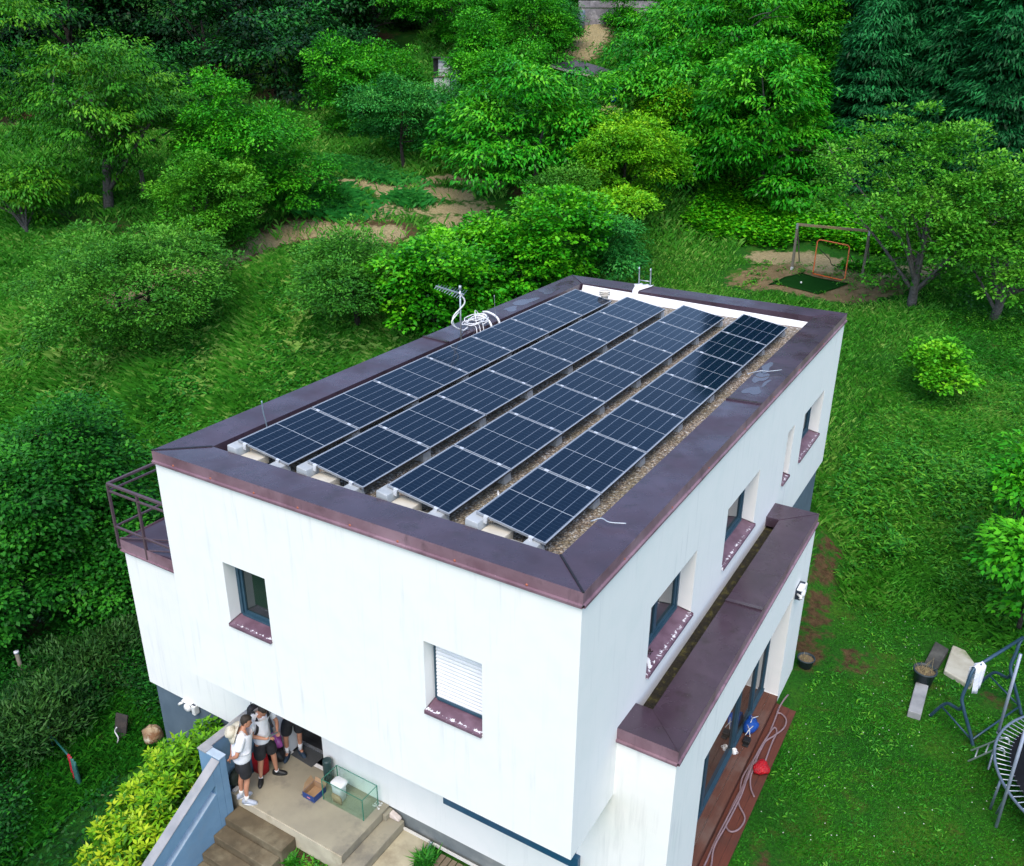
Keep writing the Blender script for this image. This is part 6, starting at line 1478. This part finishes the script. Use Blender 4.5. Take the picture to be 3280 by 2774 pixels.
c=excl(field(-12,-3.8,-4,7,2600));c=c[~((c[:,0]>-6.2)&(c[:,0]<-2.6)&(c[:,1]>-1.3)&(c[:,1]<2.2))];weeds('dark_undergrowth',c,.22,36,.10,.05,22,LM['dark'],.28,.9)
c=field(-3.9,-.2,-4,0,120);weeds('dark_undergrowth',c,.2,20,.12,.05,27,LM['dark'],.3,.2)
# pale seed heads
p=excl(field(-26,-6,6,28,12000));q=nz(p[:,0],p[:,1],.45,4);p=p[q>.12];n=len(p)
blades('seed_heads',p,.55+.3*rng.random(n),.016+.008*rng.random(n),.45,.88+.1*rng.normal(size=n),MEM,16,curve=.35)
# thick tufts on the mown meadow
def tuft(cx,cy,r,n,h,seed,t0,lab):
    rg=np.random.default_rng(seed);p=np.stack([cx+rg.normal(size=n)*r[0],cy+rg.normal(size=n)*r[1]],1);blades('grass_clump',p,h*(.6+.6*rg.random(n)),.03+.02*rg.random(n),.6,t0+.12*rg.normal(size=n),LM['teal'],seed,curve=.5)
tuft(-22.6,29.2,(1.0,.6),4500,.75,1,.5,'');tuft(-23.6,33.4,(1.5,.35),3500,.55,2,.60,'');tuft(-18.8,31.6,(.5,.3),1500,.55,3,.5,'')
# bramble bank behind the play corner
c=field(-5.5,8.5,38.9,44.5,900);c=c[(c[:,1]>39.6)|(c[:,0]<.6)];weeds('bramble_bank',c,.30,34,.22,.15,23,LM['round'],.62,.75)
c=np.stack([rng.normal(4.6,.5,40),rng.normal(37.0,.25,40)],1);weeds('bank_sprouts',c,.15,24,.2,.12,24,LM['bright'],.6,.3)
c=field(-.5,7.2,33.0,36.8,110);c=c[(np.abs((c[:,0]-2.76)/1.9)+np.abs((c[:,1]-34.1)/1.6))>1];weeds('sandy_weeds',c,.10,14,.16,.05,25,WEED,.6,.1)
# tufts at the stairs and the wall foot
def tuft2(cx,cy,r,n,h,mat,seed,label):
    rg=np.random.default_rng(seed);a_=rg.uniform(0,6.28,n);P=np.stack([cx+rg.normal(size=n)*r*.4,cy+rg.normal(size=n)*r*.4,np.full(n,tz(cx,cy)-.01)],1)
    D=unit(np.stack([np.cos(a_)*.8,np.sin(a_)*.8,.5+rg.random(n)],1));V_,F_=leaves(P,D,unit(np.array([0,0,1.])+rg.normal(size=(n,3))*.2),h*(.6+.7*rg.random(n)),np.full(n,.030),.3)
    r_=empty('grass_tuft',(cx,cy,tz(cx,cy)),label,'plant');V_=V_-np.array(r_.location);raw_mesh('leaves',V_,F_,mat,r_,attrs={'tint':('FACE',np.clip(.45+.2*rg.normal(size=len(F_)),0,1))})
tuft2(4.46,1.02,.16,240,.26,LM['hogweed'],41,'dense green tuft growing beside the pale pavement at the wall foot')
tuft2(2.62,-.45,.20,90,.20,WEED,42,'leafy green weed in the bare soil between stairs and terrace');tuft2(2.32,-.22,.12,120,.22,WEED,43,'grass tuft squeezed between the top step and the terrace');tuft2(3.1,-.95,.15,90,.2,WEED,44,'green weed at the bottom of the terrace face')
c=field(2.15,3.3,-1.3,0,110);weeds('soil_weeds',c,.04,8,.09,.03,28,WEED,.5,.02)
# fallen dry debris on the gravel and lawn
# ================================================================== LIGHT, SKY, CAMERA
w=bpy.data.worlds.new('World');scene.world=w;w.use_nodes=True;nt=w.node_tree
bg=nt.nodes['Background'];sk=nt.nodes.new('ShaderNodeTexSky');sk.sky_type='NISHITA';sk.sun_disc=False
EL,AZ=rad(57),rad(156)   # compass style: 0 = +Y, clockwise
sk.sun_elevation=EL;sk.sun_rotation=AZ;sk.air_density=1.0;sk.dust_density=1.6;sk.ozone_density=1.0
nt.links.new(sk.outputs[0],bg.inputs[0]);bg.inputs[1].default_value=.15
sd=bpy.data.lights.new('sun','SUN');sd.energy=.95;sd.angle=rad(36);sd.color=(1,.88,.70);so=bpy.data.objects.new('sun',sd);link(so)
sdir=Vector((math.sin(AZ)*math.cos(EL),math.cos(AZ)*math.cos(EL),math.sin(EL)))
so.rotation_euler=sdir.to_track_quat('Z','Y').to_euler();so.location=(0,0,60)
cd=bpy.data.cameras.new('camera');cam=bpy.data.objects.new('camera',cd);link(cam);scene.camera=cam
cd.sensor_fit='HORIZONTAL';cd.sensor_width=36;cd.lens=36*2803.77/3280;cd.clip_start=.1;cd.clip_end=2000
yaw,pitch,roll=.5398,-.4061,.0071
Fw=Vector((-math.sin(yaw)*math.cos(pitch),math.cos(yaw)*math.cos(pitch),math.sin(pitch)))
R0=Fw.cross(Vector((0,0,1))).normalized();U0=R0.cross(Fw)
Rr=R0*math.cos(roll)+U0*math.sin(roll);Ur=-R0*math.sin(roll)+U0*math.cos(roll)
mt=Matrix((Rr,Ur,-Fw)).transposed().to_4x4();mt.translation=Vector((11.7537,-8.1741,10.4567));cam.matrix_world=mt
scene.render.engine='CYCLES'
vs_=scene.view_settings;vs_.view_transform='Standard';vs_.look='None';vs_.exposure=1.2;vs_.gamma=1
scene.cycles.max_bounces=6;scene.cycles.transparent_max_bounces=12
